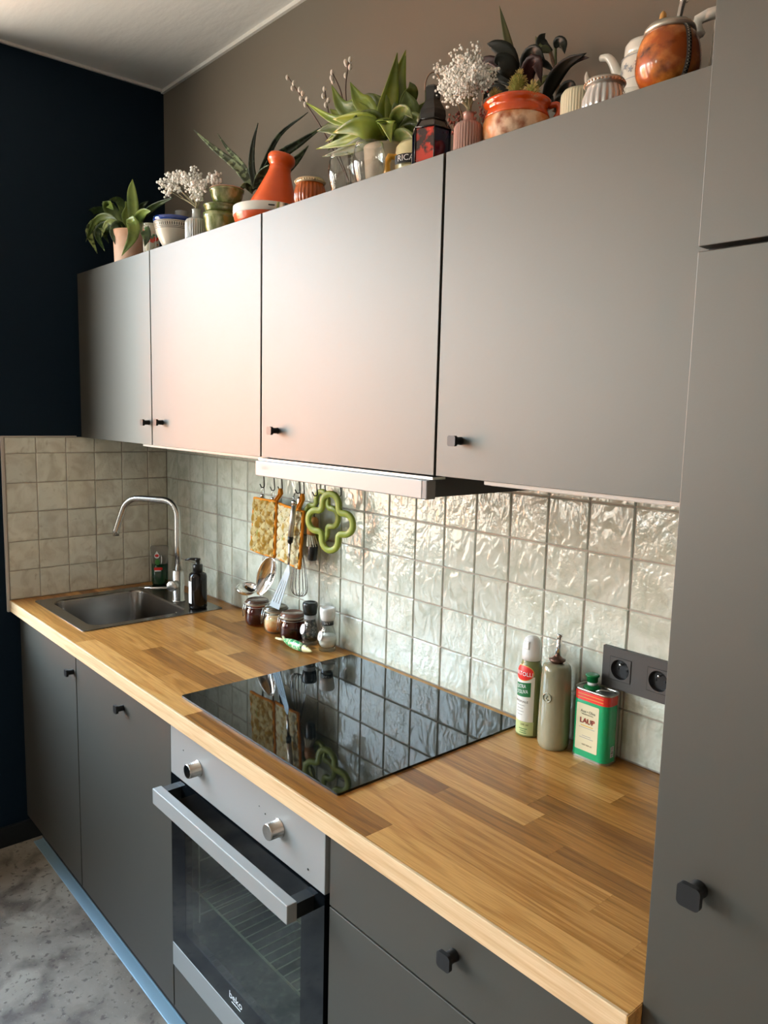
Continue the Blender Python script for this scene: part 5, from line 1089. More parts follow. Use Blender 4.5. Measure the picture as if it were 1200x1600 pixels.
gyp('dense spray of white baby\'s breath in the pink ribbed vase', (1.812, -0.278, 2.118), [(1.7935, -0.2700, 2.2183), (1.7954, -0.2600, 2.2143), (1.7928, -0.2800, 2.2016), (1.7873, -0.2900, 2.1863), (1.7632, -0.2800, 2.1898), (1.7429, -0.2700, 2.2075), (1.8081, -0.3000, 2.1773), (1.8199, -0.2900, 2.1830), (1.8164, -0.2700, 2.1920), (1.8409, -0.3000, 2.1582), (1.8405, -0.2800, 2.1630), (1.8201, -0.2500, 2.1871), (1.8467, -0.2700, 2.1588), (1.8323, -0.3100, 2.1547), (1.8109, -0.3100, 2.1567), (1.7873, -0.3000, 2.1566), (1.7508, -0.2800, 2.1780), (1.7496, -0.2800, 2.1673), (1.8005, -0.3000, 2.1422), (1.8398, -0.2900, 2.1478), (1.8421, -0.3100, 2.1384), (1.8174, -0.3000, 2.1450), (1.7999, -0.2400, 2.1971), (1.8436, -0.3000, 2.1637), (1.7779, -0.2700, 2.1862), (1.7960, -0.2600, 2.1729)], 'baby\'s breath sprays in the vases', seed=8, nbl=56, spread=0.0095, rb=(0.0012, 0.0029), sub=5)
# dried reddish blooms
m_dry = mat('dried_red_bloom', '9c5a50', 0.9, var=('c48a78', 90, (1, 1, 1), 0.5, 0.6))
def dry(label, root, heads, s_, seed):
    R = random.Random(seed); t = thing('dried_flower', tuple(root), label, 'flowers', 'dried reddish flowers')
    st = MB(); fl = MB(); root = Vector(root)
    for h in heads:
        h = Vector(h); st.tube([root, root.lerp(h, 0.5) + Vector((0, 0.003, 0)), h], 0.0013, 5)
        for k in range(30): fl.ball(tuple(h + Vector((R.gauss(0, s_), R.gauss(0, s_), R.gauss(0, s_)))), R.uniform(0.0015, 0.0032), 6, 4)
    st.build('stem', mat('pale_stem', 'a98a6c', 0.8), t); tag(fl.build('bloom', m_dry, t), kind='stuff')
dry('dried reddish flower low beside the black lantern', (1.6958, -0.1900, 2.1119), [(1.6970, -0.2000, 2.1402), (1.7138, -0.2000, 2.1478)], 0.008, 2)
dry('dried reddish flower head above the lantern handle, behind the white blossoms', (1.7639, -0.2300, 2.1059), [(1.7026, -0.2200, 2.2108)], 0.008, 4)
dry('dried reddish flower between the pink vase and the orange glazed pot', (1.7590, -0.2000, 2.1109), [(1.7796, -0.2100, 2.1353), (1.7769, -0.2000, 2.1975)], 0.007, 5)

# --- stack of green bowls
m_greenpot = mat('green_streaked_glaze', '66733a', 0.16, coat=0.7, var=('a9ad7c', 26, (1, 1, 0.5), 0.52, 0.64), var2=('3c4420', 18, (1, 1, 0.6), 0.56, 0.72))
x, y = (0.8565, -0.2400, 2.0996)[0], -0.240
def gbowl(x, y, z0, rb, rt, h, label):
    t = thing('green_bowl', (x, y, z0), label, 'bowl', 'stack of green glazed bowls')
    pr = [(rb * 0.8, z0), (rb, z0 + 0.004), (rt * 0.93, z0 + h * 0.45), (rt * 0.97, z0 + h * 0.78), (rt * 1.03, z0 + h * 0.84), (rt * 1.03, z0 + h), (rt * 0.92, z0 + h), (rt * 0.85, z0 + h * 0.5), (rb * 0.8, z0 + 0.010), (0, z0 + 0.009)]
    MB().lathe(pr, x, y, 44).build('body', m_greenpot, t); return t
gbowl(x, y, ZT, 0.034, 0.046, 0.078, 'green streaked glazed bowl at the bottom of the stack left of the orange lidded pot')
gbowl(x + 0.002, y, 2.1145, 0.042, 0.047, 0.022, 'green glazed bowl in the middle of the stack left of the orange lidded pot')
gbowl(x + 0.030, y + 0.002, 2.1368, 0.036, 0.045, 0.040, 'green glazed bowl set askew on top of the stack, with a pinkish rim')
MB().lathe([(0.0440, 2.1770), (0.0465, 2.1785), (0.0450, 2.1800), (0.0420, 2.1780)], x + 0.030, y + 0.002, 44).build('pinkish_rim', mat('pink_clay', 'c49a80', 0.6), bpy.data.objects['green_bowl.002'])

# --- aloe-like plant behind the orange pot
x, y = (0.8410, -0.1100, 2.1955)[0], -0.110
t = thing('potted_aloe', (x, y, ZT), 'dark banded long-leaved aloe behind the orange lidded pot', 'plant')
m_aloe = mat('banded_leaf', '39422a', 0.45, var=('7c8a66', 60, (1, 1, 1), 0.50, 0.56)); m_aloe2 = mat('dark_banded_leaf', '1f2a1c', 0.45, var=('46563c', 60, (1, 1, 1), 0.52, 0.58))
pot_lathe(x, y, [(0.040, ZT), (0.052, 2.125), (0.053, 2.130), (0.049, 2.130), (0.046, 2.12), (0.0, 2.118)]).build('pot', mat('dark_pot', (0.03, 0.028, 0.025), 0.5), t)
B0 = (0.8285, -0.1150, 2.1969)
for pts, w_, m in (([(0.8250, -0.1150, 2.2045), (0.7787, -0.1400, 2.2684), (0.6957, -0.1700, 2.3330), (0.6050, -0.1900, 2.4035)], 0.034, m_aloe), ([(0.8319, -0.1150, 2.2102), (0.7255, -0.1000, 2.3009), (0.6296, -0.0900, 2.3666), (0.5530, -0.0800, 2.4301)], 0.022, m_aloe),
                   ([(0.8353, -0.1150, 2.2043), (0.8355, -0.1300, 2.2585), (0.8585, -0.1400, 2.3146), (0.8850, -0.1400, 2.3638)], 0.026, m_aloe2), ([(0.8341, -0.1100, 2.2073), (0.8201, -0.0800, 2.2726), (0.8535, -0.0500, 2.3595), (0.9593, -0.0250, 2.4010)], 0.026, m_aloe2),
                   ([(0.8443, -0.1100, 2.2123), (0.8803, -0.0800, 2.2806), (0.9625, -0.0500, 2.3166), (1.0405, -0.0250, 2.3470)], 0.042, m_aloe2), ([(0.8545, -0.1100, 2.2068), (0.9132, -0.0800, 2.2427), (0.9560, -0.0600, 2.2685), (0.9851, -0.0400, 2.3036)], 0.048, m_aloe2),
                   ([(0.8297, -0.1200, 2.1956), (0.8411, -0.1500, 2.2048), (0.8504, -0.1700, 2.1939), (0.8535, -0.1800, 2.1759)], 0.022, m_aloe), ([(0.8583, -0.1250, 2.1962), (0.9406, -0.1600, 2.2083), (0.9942, -0.1700, 2.2164), (1.0004, -0.1700, 2.2215)], 0.044, m_aloe)):
    leaf(t, pts, w_, m, fold=0.45, peak=0.25, tip=0.8, thick=0.003, base=0.8)

# --- orange lidded pot (tagine shape)
m_tag = mat('orange_glaze', 'e05a18', 0.28, coat=0.4, var=('c94a12', 7, (1, 1, 1), 0.45, 0.7)); m_band = mat('whitish_rim_band', 'd9d7cf', 0.6)  # m_band: matt whitish ring round the dish rim
x, y = (1.0452, -0.2100, 2.1053)[0], -0.210
t = thing('lidded_pot', (x, y, ZT), 'bright orange pot with a tall leaning conical lid and a white band round its rim', 'pot')
MB().lathe([(0.060, ZT), (0.072, ZT + 0.004), (0.0845, 2.066), (0.0875, 2.084), (0.0870, 2.092), (0.080, 2.0925), (0.0, 2.0925)], x, y, 56).build('dish', m_tag, t)
MB().lathe([(0.0878, 2.0835), (0.0885, 2.0845), (0.0880, 2.1045), (0.0865, 2.1055), (0.0850, 2.1045), (0.0850, 2.0930)], x, y, 56).build('white_band', m_band, t)
A = az(x, y)
patch(t, 'steel_clip', x, y, 0.0886, A + 0.25, A + 0.62, 2.086, 2.104, m_chrome, 6, 0.0012); patch(t, 'band_print', x, y, 0.0886, A + 0.02, A + 0.2, 2.0935, 2.0965, m_black, 4, 0.0006)
vr = Vector((-sin(A), cos(A), 0)); vd = Vector((cos(A), sin(A), 0)); th = radians(9)
axl = (UZ * cos(th) + vr * sin(th)).normalized()
mb = MB(); e1 = (vr * cos(th) - UZ * sin(th)); mb.M = xf(Vector((x, y, 2.096)) + vr * 0.017, axes=(e1, axl.cross(e1), axl))
mb.lathe([(0.0640, 0.001), (0.0655, 0.004), (0.0600, 0.016), (0.0500, 0.036), (0.0390, 0.062), (0.0300, 0.083), (0.0275, 0.092), (0.0285, 0.094), (0.0275, 0.097), (0.0270, 0.101), (0.0320, 0.106), (0.0355, 0.112), (0.0352, 0.121), (0.0315, 0.1265), (0.026, 0.1275), (0.022, 0.122), (0.0, 0.118)], seg=56); mb.build('conical_lid', m_tag, t)

# --- amber votive glass
x, y = 1.326, -0.276
t = thing('amber_votive', (x, y, ZT), 'ribbed amber glass candle holder with a beaded gold rim', 'candle holder')
m_amb = mat('orange_amber_glass', (0.50, 0.11, 0.02), 0.10, trans=0.25, ior=1.4, spec=0.8); m_goldrim = mat('pale_gold', (0.62, 0.50, 0.33), 0.3, metal=0.8)
MB().lathe([(0.027, ZT), (0.031, ZT + 0.003), (0.0345, 2.056), (0.0345, 2.075), (0.0315, 2.094), (0.0295, 2.094), (0.032, 2.075), (0.031, 2.045), (0.0, 2.043)], x, y, 120, ribs=24, rib=0.003, ribfn=lambda z: 1 if z < 2.09 else 0).build('glass', m_amb, t)
MB().lathe([(0.0318, 2.0942), (0.0335, 2.096), (0.0335, 2.104), (0.0315, 2.106), (0.0290, 2.106), (0.0290, 2.0942)], x, y, 48).build('rim', m_goldrim, t)
mb = MB()
for k in range(36): a = 2 * pi * k / 36; mb.ball((x + 0.0338 * cos(a), y + 0.0338 * sin(a), 2.100), 0.0022, 6, 4)
tag(mb.build('beads', m_goldrim, t), kind='stuff')

# --- two round clear glasses
m_glass = glassy('thin_clear_glass', (0.98, 0.99, 0.98), 0.02, 1.3, 0.98)
for x, y, r, zt_, l in ((1.424, -0.262, 0.0300, 2.140, 'clear round drinking glass nearer the orange lidded pot'), (1.523, -0.268, 0.0345, 2.141, 'clear round drinking glass in front of the big leafy plant')):
    t = thing('drinking_glass', (x, y, ZT), l, 'glass', 'clear round drinking glasses'); h = zt_ - ZT
    o_ = [(r * 0.55, ZT), (r * 0.62, ZT + 0.002), (r * 0.80, ZT + h * 0.25), (r * 0.98, ZT + h * 0.5), (r, ZT + h * 0.65), (r * 0.93, ZT + h * 0.85), (r * 0.84, zt_)]
    MB().lathe(o_ + [(q - 0.0014, z) for q, z in reversed(o_[2:])] + [(r * 0.55, ZT + 0.010), (0.0, ZT + 0.010)], x, y, 48).build('bowl', m_glass, t)

# --- pussy willow twigs
m_bark = mat('willow_bark', (0.06, 0.028, 0.018), 0.5); m_catkin = mat('silver_catkin', 'd8cfc4', 0.95, subsurf=0.2)
x, y = (1.3133, -0.1500, 2.1532)[0], -0.150
t = thing('twig_vase', (x, y, ZT), 'small dark bottle holding the pussy willow twigs, behind the clear glasses', 'vase')
MB().lathe([(0.024, ZT), (0.026, ZT + 0.003), (0.026, 2.085), (0.011, 2.104), (0.010, 2.118), (0.008, 2.118), (0.0085, 2.104), (0.0, 2.10)], x, y, 32).build('body', m_darkbottle, t)
rt_ = (x, y, 2.112)
def willow(label, pts, cats, seed):
    R = random.Random(seed); t = thing('pussy_willow_twig', rt_, label, 'twig', 'pussy willow twigs')
    sp = spline([(x + R.uniform(-.004, .004), y + R.uniform(-.004, .004), 2.085), rt_] + pts, 16); MB().tube(sp, [0.0023 - 0.0009 * i / 16 for i in range(17)], 6).build('stem', m_bark, t)
    for c in cats:
        c = Vector(c); mb = MB(); nv = min(sp, key=lambda p: (p - c).length); d_ = (UZ + (c - nv) * 20).normalized(); u = d_.orthogonal().normalized(); mb.M = xf(c, axes=(u, d_.cross(u), d_)); mb.ball((0, 0, 0), (0.0047, 0.0047, 0.0068), 12, 8); mb.build('catkin', m_catkin, t)
willow('pussy willow twig leaning far left over the aloe', [(1.2018, -0.1500, 2.2624), (1.1470, -0.1600, 2.3339), (1.0757, -0.1700, 2.4193)], [(1.0729, -0.1700, 2.4186), (1.1018, -0.1700, 2.3965), (1.1036, -0.1750, 2.3825), (1.1273, -0.1700, 2.3742), (1.1342, -0.1650, 2.3646), (1.1333, -0.1700, 2.3515), (1.1538, -0.1650, 2.3457), (1.1528, -0.1700, 2.3326)], 1)
willow('short pussy willow twig with low catkins, second from the left', [(1.2413, -0.1500, 2.2381), (1.2245, -0.1500, 2.2938), (1.2048, -0.1500, 2.3609)], [(1.2048, -0.1500, 2.3595), (1.2067, -0.1550, 2.3414), (1.2211, -0.1500, 2.3285), (1.2177, -0.1550, 2.3178), (1.2304, -0.1500, 2.2628)], 2)
willow('pussy willow twig third from the left, tip beside the tallest twig', [(1.2907, -0.1500, 2.2624), (1.2716, -0.1500, 2.3321), (1.2350, -0.1500, 2.3887)], [(1.2350, -0.1500, 2.3887), (1.2394, -0.1550, 2.3730), (1.2381, -0.1500, 2.3676)], 3)
willow('tallest pussy willow twig, above the left part of the big leafy plant', [(1.3034, -0.1500, 2.2448), (1.2887, -0.1500, 2.3345), (1.2991, -0.1500, 2.3952)], [(1.2896, -0.1500, 2.3910), (1.3044, -0.1500, 2.3795), (1.2878, -0.1500, 2.3660), (1.3039, -0.1500, 2.3965), (1.2934, -0.1550, 2.3926)], 4)

# --- the big leafy plant
x, y = (1.4296, -0.1350, 2.1485)[0], -0.135
t = thing('potted_plant', (x, y, ZT), 'large bright green plant with long pointed leaves, behind the clear drinking glasses', 'plant')
pot_lathe(x, y, [(0.043, ZT), (0.045, ZT + 0.004), (0.055, 2.166), (0.056, 2.172), (0.052, 2.172), (0.050, 2.160), (0.0, 2.156)]).build('pot', mat('cream_pot', 'a39782', 0.6), t)
m_big = mat('bright_leaf', '8c9a38', 0.33, var=('5c6f22', 12, (1, 1, 1), 0.42, 0.66), rand=0.18, coat=0.15); m_bigd = mat('shaded_leaf', '4e5a26', 0.4, var=('6d7a34', 24, (1, 1, 1), 0.5, 0.62), rand=0.25)  # second material: shade on inner and rear leaves put into a darker colour
for pts, w_, m in (([(1.4234, -0.1350, 2.1983), (1.4182, -0.1320, 2.2485), (1.4337, -0.1320, 2.2988), (1.4502, -0.1320, 2.3717)], 0.062, m_big), ([(1.4241, -0.1240, 2.2008), (1.4325, -0.1180, 2.2621), (1.4391, -0.1180, 2.3148), (1.4620, -0.1180, 2.3776)], 0.070, m_big),
                   ([(1.4191, -0.1390, 2.1983), (1.3855, -0.1600, 2.2635), (1.3662, -0.1730, 2.2858), (1.3434, -0.1800, 2.3274)], 0.058, m_big), ([(1.4148, -0.1390, 2.1966), (1.3652, -0.1600, 2.2550), (1.3162, -0.1800, 2.2793), (1.2837, -0.1880, 2.3353)], 0.062, m_big),
                   ([(1.4194, -0.1390, 2.1914), (1.3820, -0.1660, 2.2422), (1.3030, -0.1880, 2.2525), (1.2010, -0.2020, 2.3157)], 0.040, m_big), ([(1.4105, -0.1390, 2.1907), (1.4219, -0.1800, 2.2190), (1.3691, -0.2020, 2.2322), (1.3263, -0.2150, 2.2426)], 0.050, m_big),
                   ([(1.4265, -0.1450, 2.1855), (1.4493, -0.1950, 2.1911), (1.4189, -0.2230, 2.2010), (1.3470, -0.2300, 2.2034)], 0.066, m_big), ([(1.3970, -0.1390, 2.1939), (1.3599, -0.1660, 2.2130), (1.2805, -0.1800, 2.2431), (1.2275, -0.1880, 2.2469)], 0.055, m_bigd),
                   ([(1.4132, -0.1450, 2.1859), (1.4003, -0.1800, 2.1971), (1.3377, -0.1950, 2.1945), (1.2451, -0.2020, 2.1986)], 0.038, m_big), ([(1.4087, -0.1450, 2.1869), (1.4120, -0.1800, 2.1834), (1.3412, -0.1880, 2.1771), (1.2591, -0.1950, 2.1797)], 0.040, m_bigd),
                   ([(1.4395, -0.1450, 2.1880), (1.4837, -0.1880, 2.1976), (1.5148, -0.2150, 2.1869), (1.5478, -0.2300, 2.1371)], 0.060, m_big), ([(1.4377, -0.1320, 2.1942), (1.4876, -0.1660, 2.2153), (1.5482, -0.1950, 2.2090), (1.5887, -0.2080, 2.1788)], 0.040, m_bigd),
                   ([(1.4285, -0.1240, 2.1983), (1.4700, -0.1240, 2.2372), (1.4818, -0.1240, 2.2542), (1.4721, -0.1240, 2.2876)], 0.090, m_bigd), ([(1.4217, -0.1180, 2.2014), (1.4767, -0.1040, 2.2134), (1.4918, -0.0900, 2.2470), (1.5162, -0.0830, 2.2693)], 0.065, m_bigd),
                   ([(1.4017, -0.1240, 2.2047), (1.3580, -0.1180, 2.2817), (1.3136, -0.1110, 2.3096), (1.2809, -0.1040, 2.3130)], 0.065, m_bigd), ([(1.4458, -0.1390, 2.1879), (1.4992, -0.1600, 2.1742), (1.5427, -0.1730, 2.1517), (1.5354, -0.1730, 2.1326)], 0.055, m_bigd),
                   ([(1.4264, -0.1450, 2.1883), (1.3329, -0.1450, 2.2530), (1.2589, -0.1450, 2.2862), (1.2201, -0.1450, 2.3110)], 0.050, m_bigd), ([(1.4263, -0.1450, 2.1911), (1.4312, -0.1730, 2.2211), (1.3976, -0.1880, 2.2313), (1.3655, -0.2080, 2.2152)], 0.055, m_bigd),
                   ([(1.4161, -0.1400, 2.1919), (1.3752, -0.1600, 2.2302), (1.3232, -0.1750, 2.2338), (1.2508, -0.1800, 2.2184)], 0.044, m_big), ([(1.4106, -0.1200, 2.2035), (1.3950, -0.1200, 2.2645), (1.3852, -0.1200, 2.2880), (1.3569, -0.1200, 2.3152)], 0.050, m_bigd),
                   ([(1.4284, -0.1200, 2.1993), (1.4833, -0.1200, 2.2146), (1.5080, -0.1200, 2.2151), (1.5292, -0.1200, 2.1939)], 0.060, m_bigd), ([(1.4354, -0.1300, 2.1953), (1.5057, -0.1400, 2.1908), (1.5368, -0.1400, 2.1740), (1.5518, -0.1400, 2.1496)], 0.055, m_bigd),
                   ([(1.4125, -0.1100, 2.2055), (1.4509, -0.1000, 2.2756), (1.4690, -0.1000, 2.2978), (1.4577, -0.1000, 2.3172)], 0.050, m_bigd), ([(1.4160, -0.1400, 2.1947), (1.3646, -0.1700, 2.2178), (1.3058, -0.1800, 2.2169), (1.2615, -0.1800, 2.1956)], 0.036, m_bigd),
                   ([(1.4042, -0.1300, 2.2027), (1.3259, -0.1400, 2.2816), (1.2893, -0.1400, 2.2998), (1.2469, -0.1400, 2.3052)], 0.045, m_big), ([(1.4453, -0.1500, 2.1854), (1.4429, -0.1750, 2.2043), (1.4345, -0.1900, 2.1959), (1.4296, -0.2000, 2.1718)], 0.050, m_bigd),
                   ([(1.4092, -0.1110, 2.2074), (1.4239, -0.0970, 2.2768), (1.4297, -0.0970, 2.2959), (1.4555, -0.0970, 2.2915)], 0.060, m_bigd)):
    leaf(t, pts, w_, m, fold=0.38, peak=0.42, tip=0.85, thick=0.0016)

# --- cream jug with lettering
x, y = (1.5692, -0.1850, 2.1069)[0], -0.185
t = thing('cream_jug', (x, y, ZT), 'cream water jug with lettering and a yellow handle, half behind the black lantern', 'jug')
m_jug = mat('cream_ceramic', 'c9bd8e', 0.3, coat=0.5); m_jugy = mat('yellow_ceramic', 'd59a2e', 0.3, coat=0.5)
MB().lathe([(0.040, ZT), (0.043, ZT + 0.004), (0.0430, 2.130), (0.0410, 2.146), (0.0330, 2.156), (0.030, 2.154), (0.038, 2.140), (0.040, 2.05), (0.0, 2.045)], x, y, 48, squash=0.8).build('body', m_jug, t)
A = az(x, y); vl = Vector((sin(A), -cos(A), 0)); c = Vector((x, y, 0))
MB().tube([c + vl * 0.036 + UZ * 2.122, c + vl * 0.050 + UZ * 2.124, c + vl * 0.056 + UZ * 2.108, c + vl * 0.054 + UZ * 2.075, c + vl * 0.038 + UZ * 2.055], 0.0075, 12).build('yellow_handle', m_jugy, t)
text_cyl(t, 'RICARD', 0.019, x, y, 0.0432, A - 0.12, 2.107, m_paint, sx=0.88, lift=0.0026)
patch(t, 'black_label', x, y, 0.0430, A - 1.05, A + 0.8, 2.0965, 2.1175, m_black, 14, 0.0012)
MB().tube([c + Vector((cos(A), sin(A), 0)) * 0.044 + vl * 0.006 + UZ * 2.088, c + Vector((cos(A), sin(A), 0)) * 0.044 - vl * 0.002 + UZ * 2.086], 0.0016, 6).build('small_mark', m_black, t)

# --- black metal lantern with coloured panes
x, y = 1.697, -0.258
t = thing('lantern', (x, y, ZT), 'small black metal lantern with red and dark blue glass panes', 'lantern')
m_iron = mat('black_iron', (0.012, 0.011, 0.010), 0.25, metal=0.4, spec=0.8, coat=0.3); m_redglass = mat('red_pane', (0.045, 0.010, 0.008), 0.15, spec=0.7, coat=0.6, var=((0.62, 0.035, 0.015), 26, (1, 1, 1), 0.44, 0.50), var2=((0.85, 0.35, 0.25), 90, (1, 1, 1), 0.68, 0.72)); m_blueglass = mat('blue_pane', (0.006, 0.010, 0.045), 0.08, spec=0.8, coat=0.6); m_smoke = mat('smoked_pane', (0.05, 0.035, 0.025), 0.12, spec=0.8, coat=0.4)
rot = az(x, y) + radians(8); hs6 = 0.0385; zb_, zt_ = ZT + 0.004, 2.116
N6 = 6; pt = lambda r, k, z: (x + r * cos(rot + 2 * pi * k / N6), y + r * sin(rot + 2 * pi * k / N6), z)
fm = MB(); fm.add([pt(hs6 * 1.04, k, ZT) for k in range(6)] + [pt(hs6 * 1.04, k, zb_) for k in range(6)], [tuple(reversed(range(6))), tuple(range(6, 12))] + [(k, (k + 1) % 6, 6 + (k + 1) % 6, 6 + k) for k in range(6)])
for k in range(6): fm.tube([pt(hs6, k, ZT), pt(hs6, k, zt_)], 0.0016, 6); fm.tube([pt(hs6, k, zt_), pt(0.0275, k, 2.134)], 0.0013, 6); fm.tube([pt(hs6, k, zt_), pt(hs6, k + 1, zt_)], 0.0018, 6); fm.tube([pt(hs6, k, zb_ + 0.004), pt(hs6, k + 1, zb_ + 0.004)], 0.0015, 6); fm.tube([pt(0.0275, k, 2.134), pt(0.0275, k + 1, 2.134)], 0.0013, 6)
fm.build('frame', m_iron, t)
for k in range(6):
    mb = MB(); r_ = hs6 - 0.0015; r2 = r_ - 0.0012; v_ = [pt(r_, k, zb_), pt(r_, k + 1, zb_), pt(r_, k + 1, zt_ - .0015), pt(r_, k, zt_ - .0015), pt(r2, k, zb_), pt(r2, k + 1, zb_), pt(r2, k + 1, zt_ - .0015), pt(r2, k, zt_ - .0015)]
    mb.add(v_, [(0, 1, 2, 3), (7, 6, 5, 4), (0, 4, 5, 1), (1, 5, 6, 2), (2, 6, 7, 3), (3, 7, 4, 0)]); mb.build('glass_pane', m_redglass if k in (5, 2) else m_blueglass, t)
    mb = MB(); v_ = [pt(hs6 - .002, k, zt_), pt(hs6 - .002, k + 1, zt_), pt(0.0265, k + 1, 2.133), pt(0.0265, k, 2.133)]; v_ += [(a + (x - a) * .04, b_ + (y - b_) * .04, c - 0.001) for a, b_, c in v_]
    mb.add(v_, [(0, 1, 2, 3), (7, 6, 5, 4), (0, 4, 5, 1), (1, 5, 6, 2), (2, 6, 7, 3), (3, 7, 4, 0)]); mb.build('roof_pane', m_smoke, t)
rc = [pt(0.0275, k, 2.1345) for k in range(6)] + [pt(0.0285, k, 2.143) for k in range(6)] + [pt(0.027, k, 2.153) for k in range(6)] + [pt(0.0175, k, 2.169) for k in range(6)] + [pt(0.0155, k, 2.173) for k in range(6)] + [pt(0.0165, k, 2.196) for k in range(6)] + [pt(0.012, k, 2.2005) for k in range(6)]
mb = MB(); mb.add(rc, [(i * 6 + k, i * 6 + (k + 1) % 6, (i + 1) * 6 + (k + 1) % 6, (i + 1) * 6 + k) for i in range(6) for k in range(6)] + [tuple(reversed(range(6))), tuple(range(36, 42))]); mb.build('chimney', m_iron, t)
A = az(x, y); vr = Vector((-sin(A), cos(A), 0)); c = Vector((x, y, 0))
MB().tube([c + vr * 0.0150 * cos(radians(a)) + UZ * (2.200 + 0.027 * sin(radians(a))) for a in range(-12, 193, 12)], 0.0013, 6).build('carry_ring', mat('copper_wire', (0.25, 0.16, 0.11), 0.35, metal=0.8), t)

# --- glazed two-tone pot with cactus
x, y = 1.879, -0.226
t = thing('glazed_pot', (x, y, ZT), 'round orange-brown glazed pot with small handles, planted with a cactus', 'pot')
m_tt = mat('dripping_orange_glaze', 'cc4a10', 0.14, coat=0.9, var=('e0702e', 14, (1, 1, 0.6), 0.5, 0.7)); m_raw = mat('blotchy_terracotta', 'c87a3c', 0.5, var=('e8c8a8', 14, (1, 1, 0.8), 0.46, 0.56), var2=('8e4317', 20, (1, 1, 0.7), 0.56, 0.66), coat=0.2)
prp = [(0.036, ZT), (0.044, ZT + 0.006), (0.0555, 2.065), (0.0595, 2.085), (0.0590, 2.100), (0.0565, 2.112)]
MB().lathe(prp, x, y, 56).build('body', m_raw, t)
MB().lathe([(0.0570, 2.1095), (0.0575, 2.1130), (0.0540, 2.1250), (0.0535, 2.1300), (0.0560, 2.1340), (0.0595, 2.1390), (0.0600, 2.1440), (0.0570, 2.1475), (0.0530, 2.1460), (0.0510, 2.1350), (0.0520, 2.12)], x, y, 56).build('glazed_rim', m_tt, t)
A = az(x, y); vr = Vector((-sin(A), cos(A), 0)); vd = Vector((cos(A), sin(A), 0)); c = Vector((x, y, 0))
for sg in (1, -1):
    o_ = (vr * 0.96 + vd * 0.1).normalized() * sg if sg > 0 else (vr * -0.6 - vd * 0.8).normalized()
    MB().tube(spline([c + o_ * 0.055 + UZ * 2.136, c + o_ * 0.069 + UZ * 2.139, c + o_ * 0.074 + UZ * 2.126, c + o_ * 0.067 + UZ * 2.108, c + o_ * 0.057 + UZ * 2.098], 14), [0.0062] * 15, 12).build('handle', m_tt, t)
MB().lathe([(0.0, 2.1395), (0.0505, 2.1385)], x, y, 32, closed_caps=False).build('soil', m_soil, t)
m_cact = mat('cactus_skin', '8a8a3c', 0.7); m_spine = mat('yellow_spines', 'd3bf7a', 0.7)
def cactus(base, top, r, seed):
    R = random.Random(seed); base = Vector(base); top = Vector(top); sp = spline([base, base.lerp(top, .5), top], 8)
    b_ = MB().tube(sp, [r * (0.75 + 0.3 * sin(pi * i / 9)) if i < 7 else r * (0.95, 0.55)[i - 7] for i in range(9)], 14).build('cactus_stem', m_cact, t)
    mb = MB()
    for k in range(260):
        i = R.uniform(0, 8); q = sp[int(i)].lerp(sp[min(8, int(i) + 1)], i - int(i)); a = R.uniform(0, 2 * pi); rr = r * (0.85 + 0.2 * sin(pi * i / 9)); d_ = Vector((cos(a), sin(a), R.uniform(-.3, .9))).normalized()
        if i > 7: d_ = Vector((R.gauss(0, .5), R.gauss(0, .5), 1)).normalized()
        p0_ = q + Vector((d_.x, d_.y, 0)) * rr * 0.85 if i < 7.3 else q + d_ * rr * 0.4
        mb.tube([p0_, p0_ + d_ * R.uniform(0.004, 0.008)], 0.00045, 3, cap=False)
    tag(mb.build('spines', m_spine, b_), kind='stuff')
cactus((1.8865, -0.2450, 2.1303), (1.8932, -0.2400, 2.1643), 0.0120, 3); cactus((1.9248, -0.2450, 2.1177), (1.9264, -0.2450, 2.1368), 0.0085, 5)
cactus((1.8557, -0.2550, 2.1339), (1.8523, -0.2550, 2.1423), 0.0075, 6)

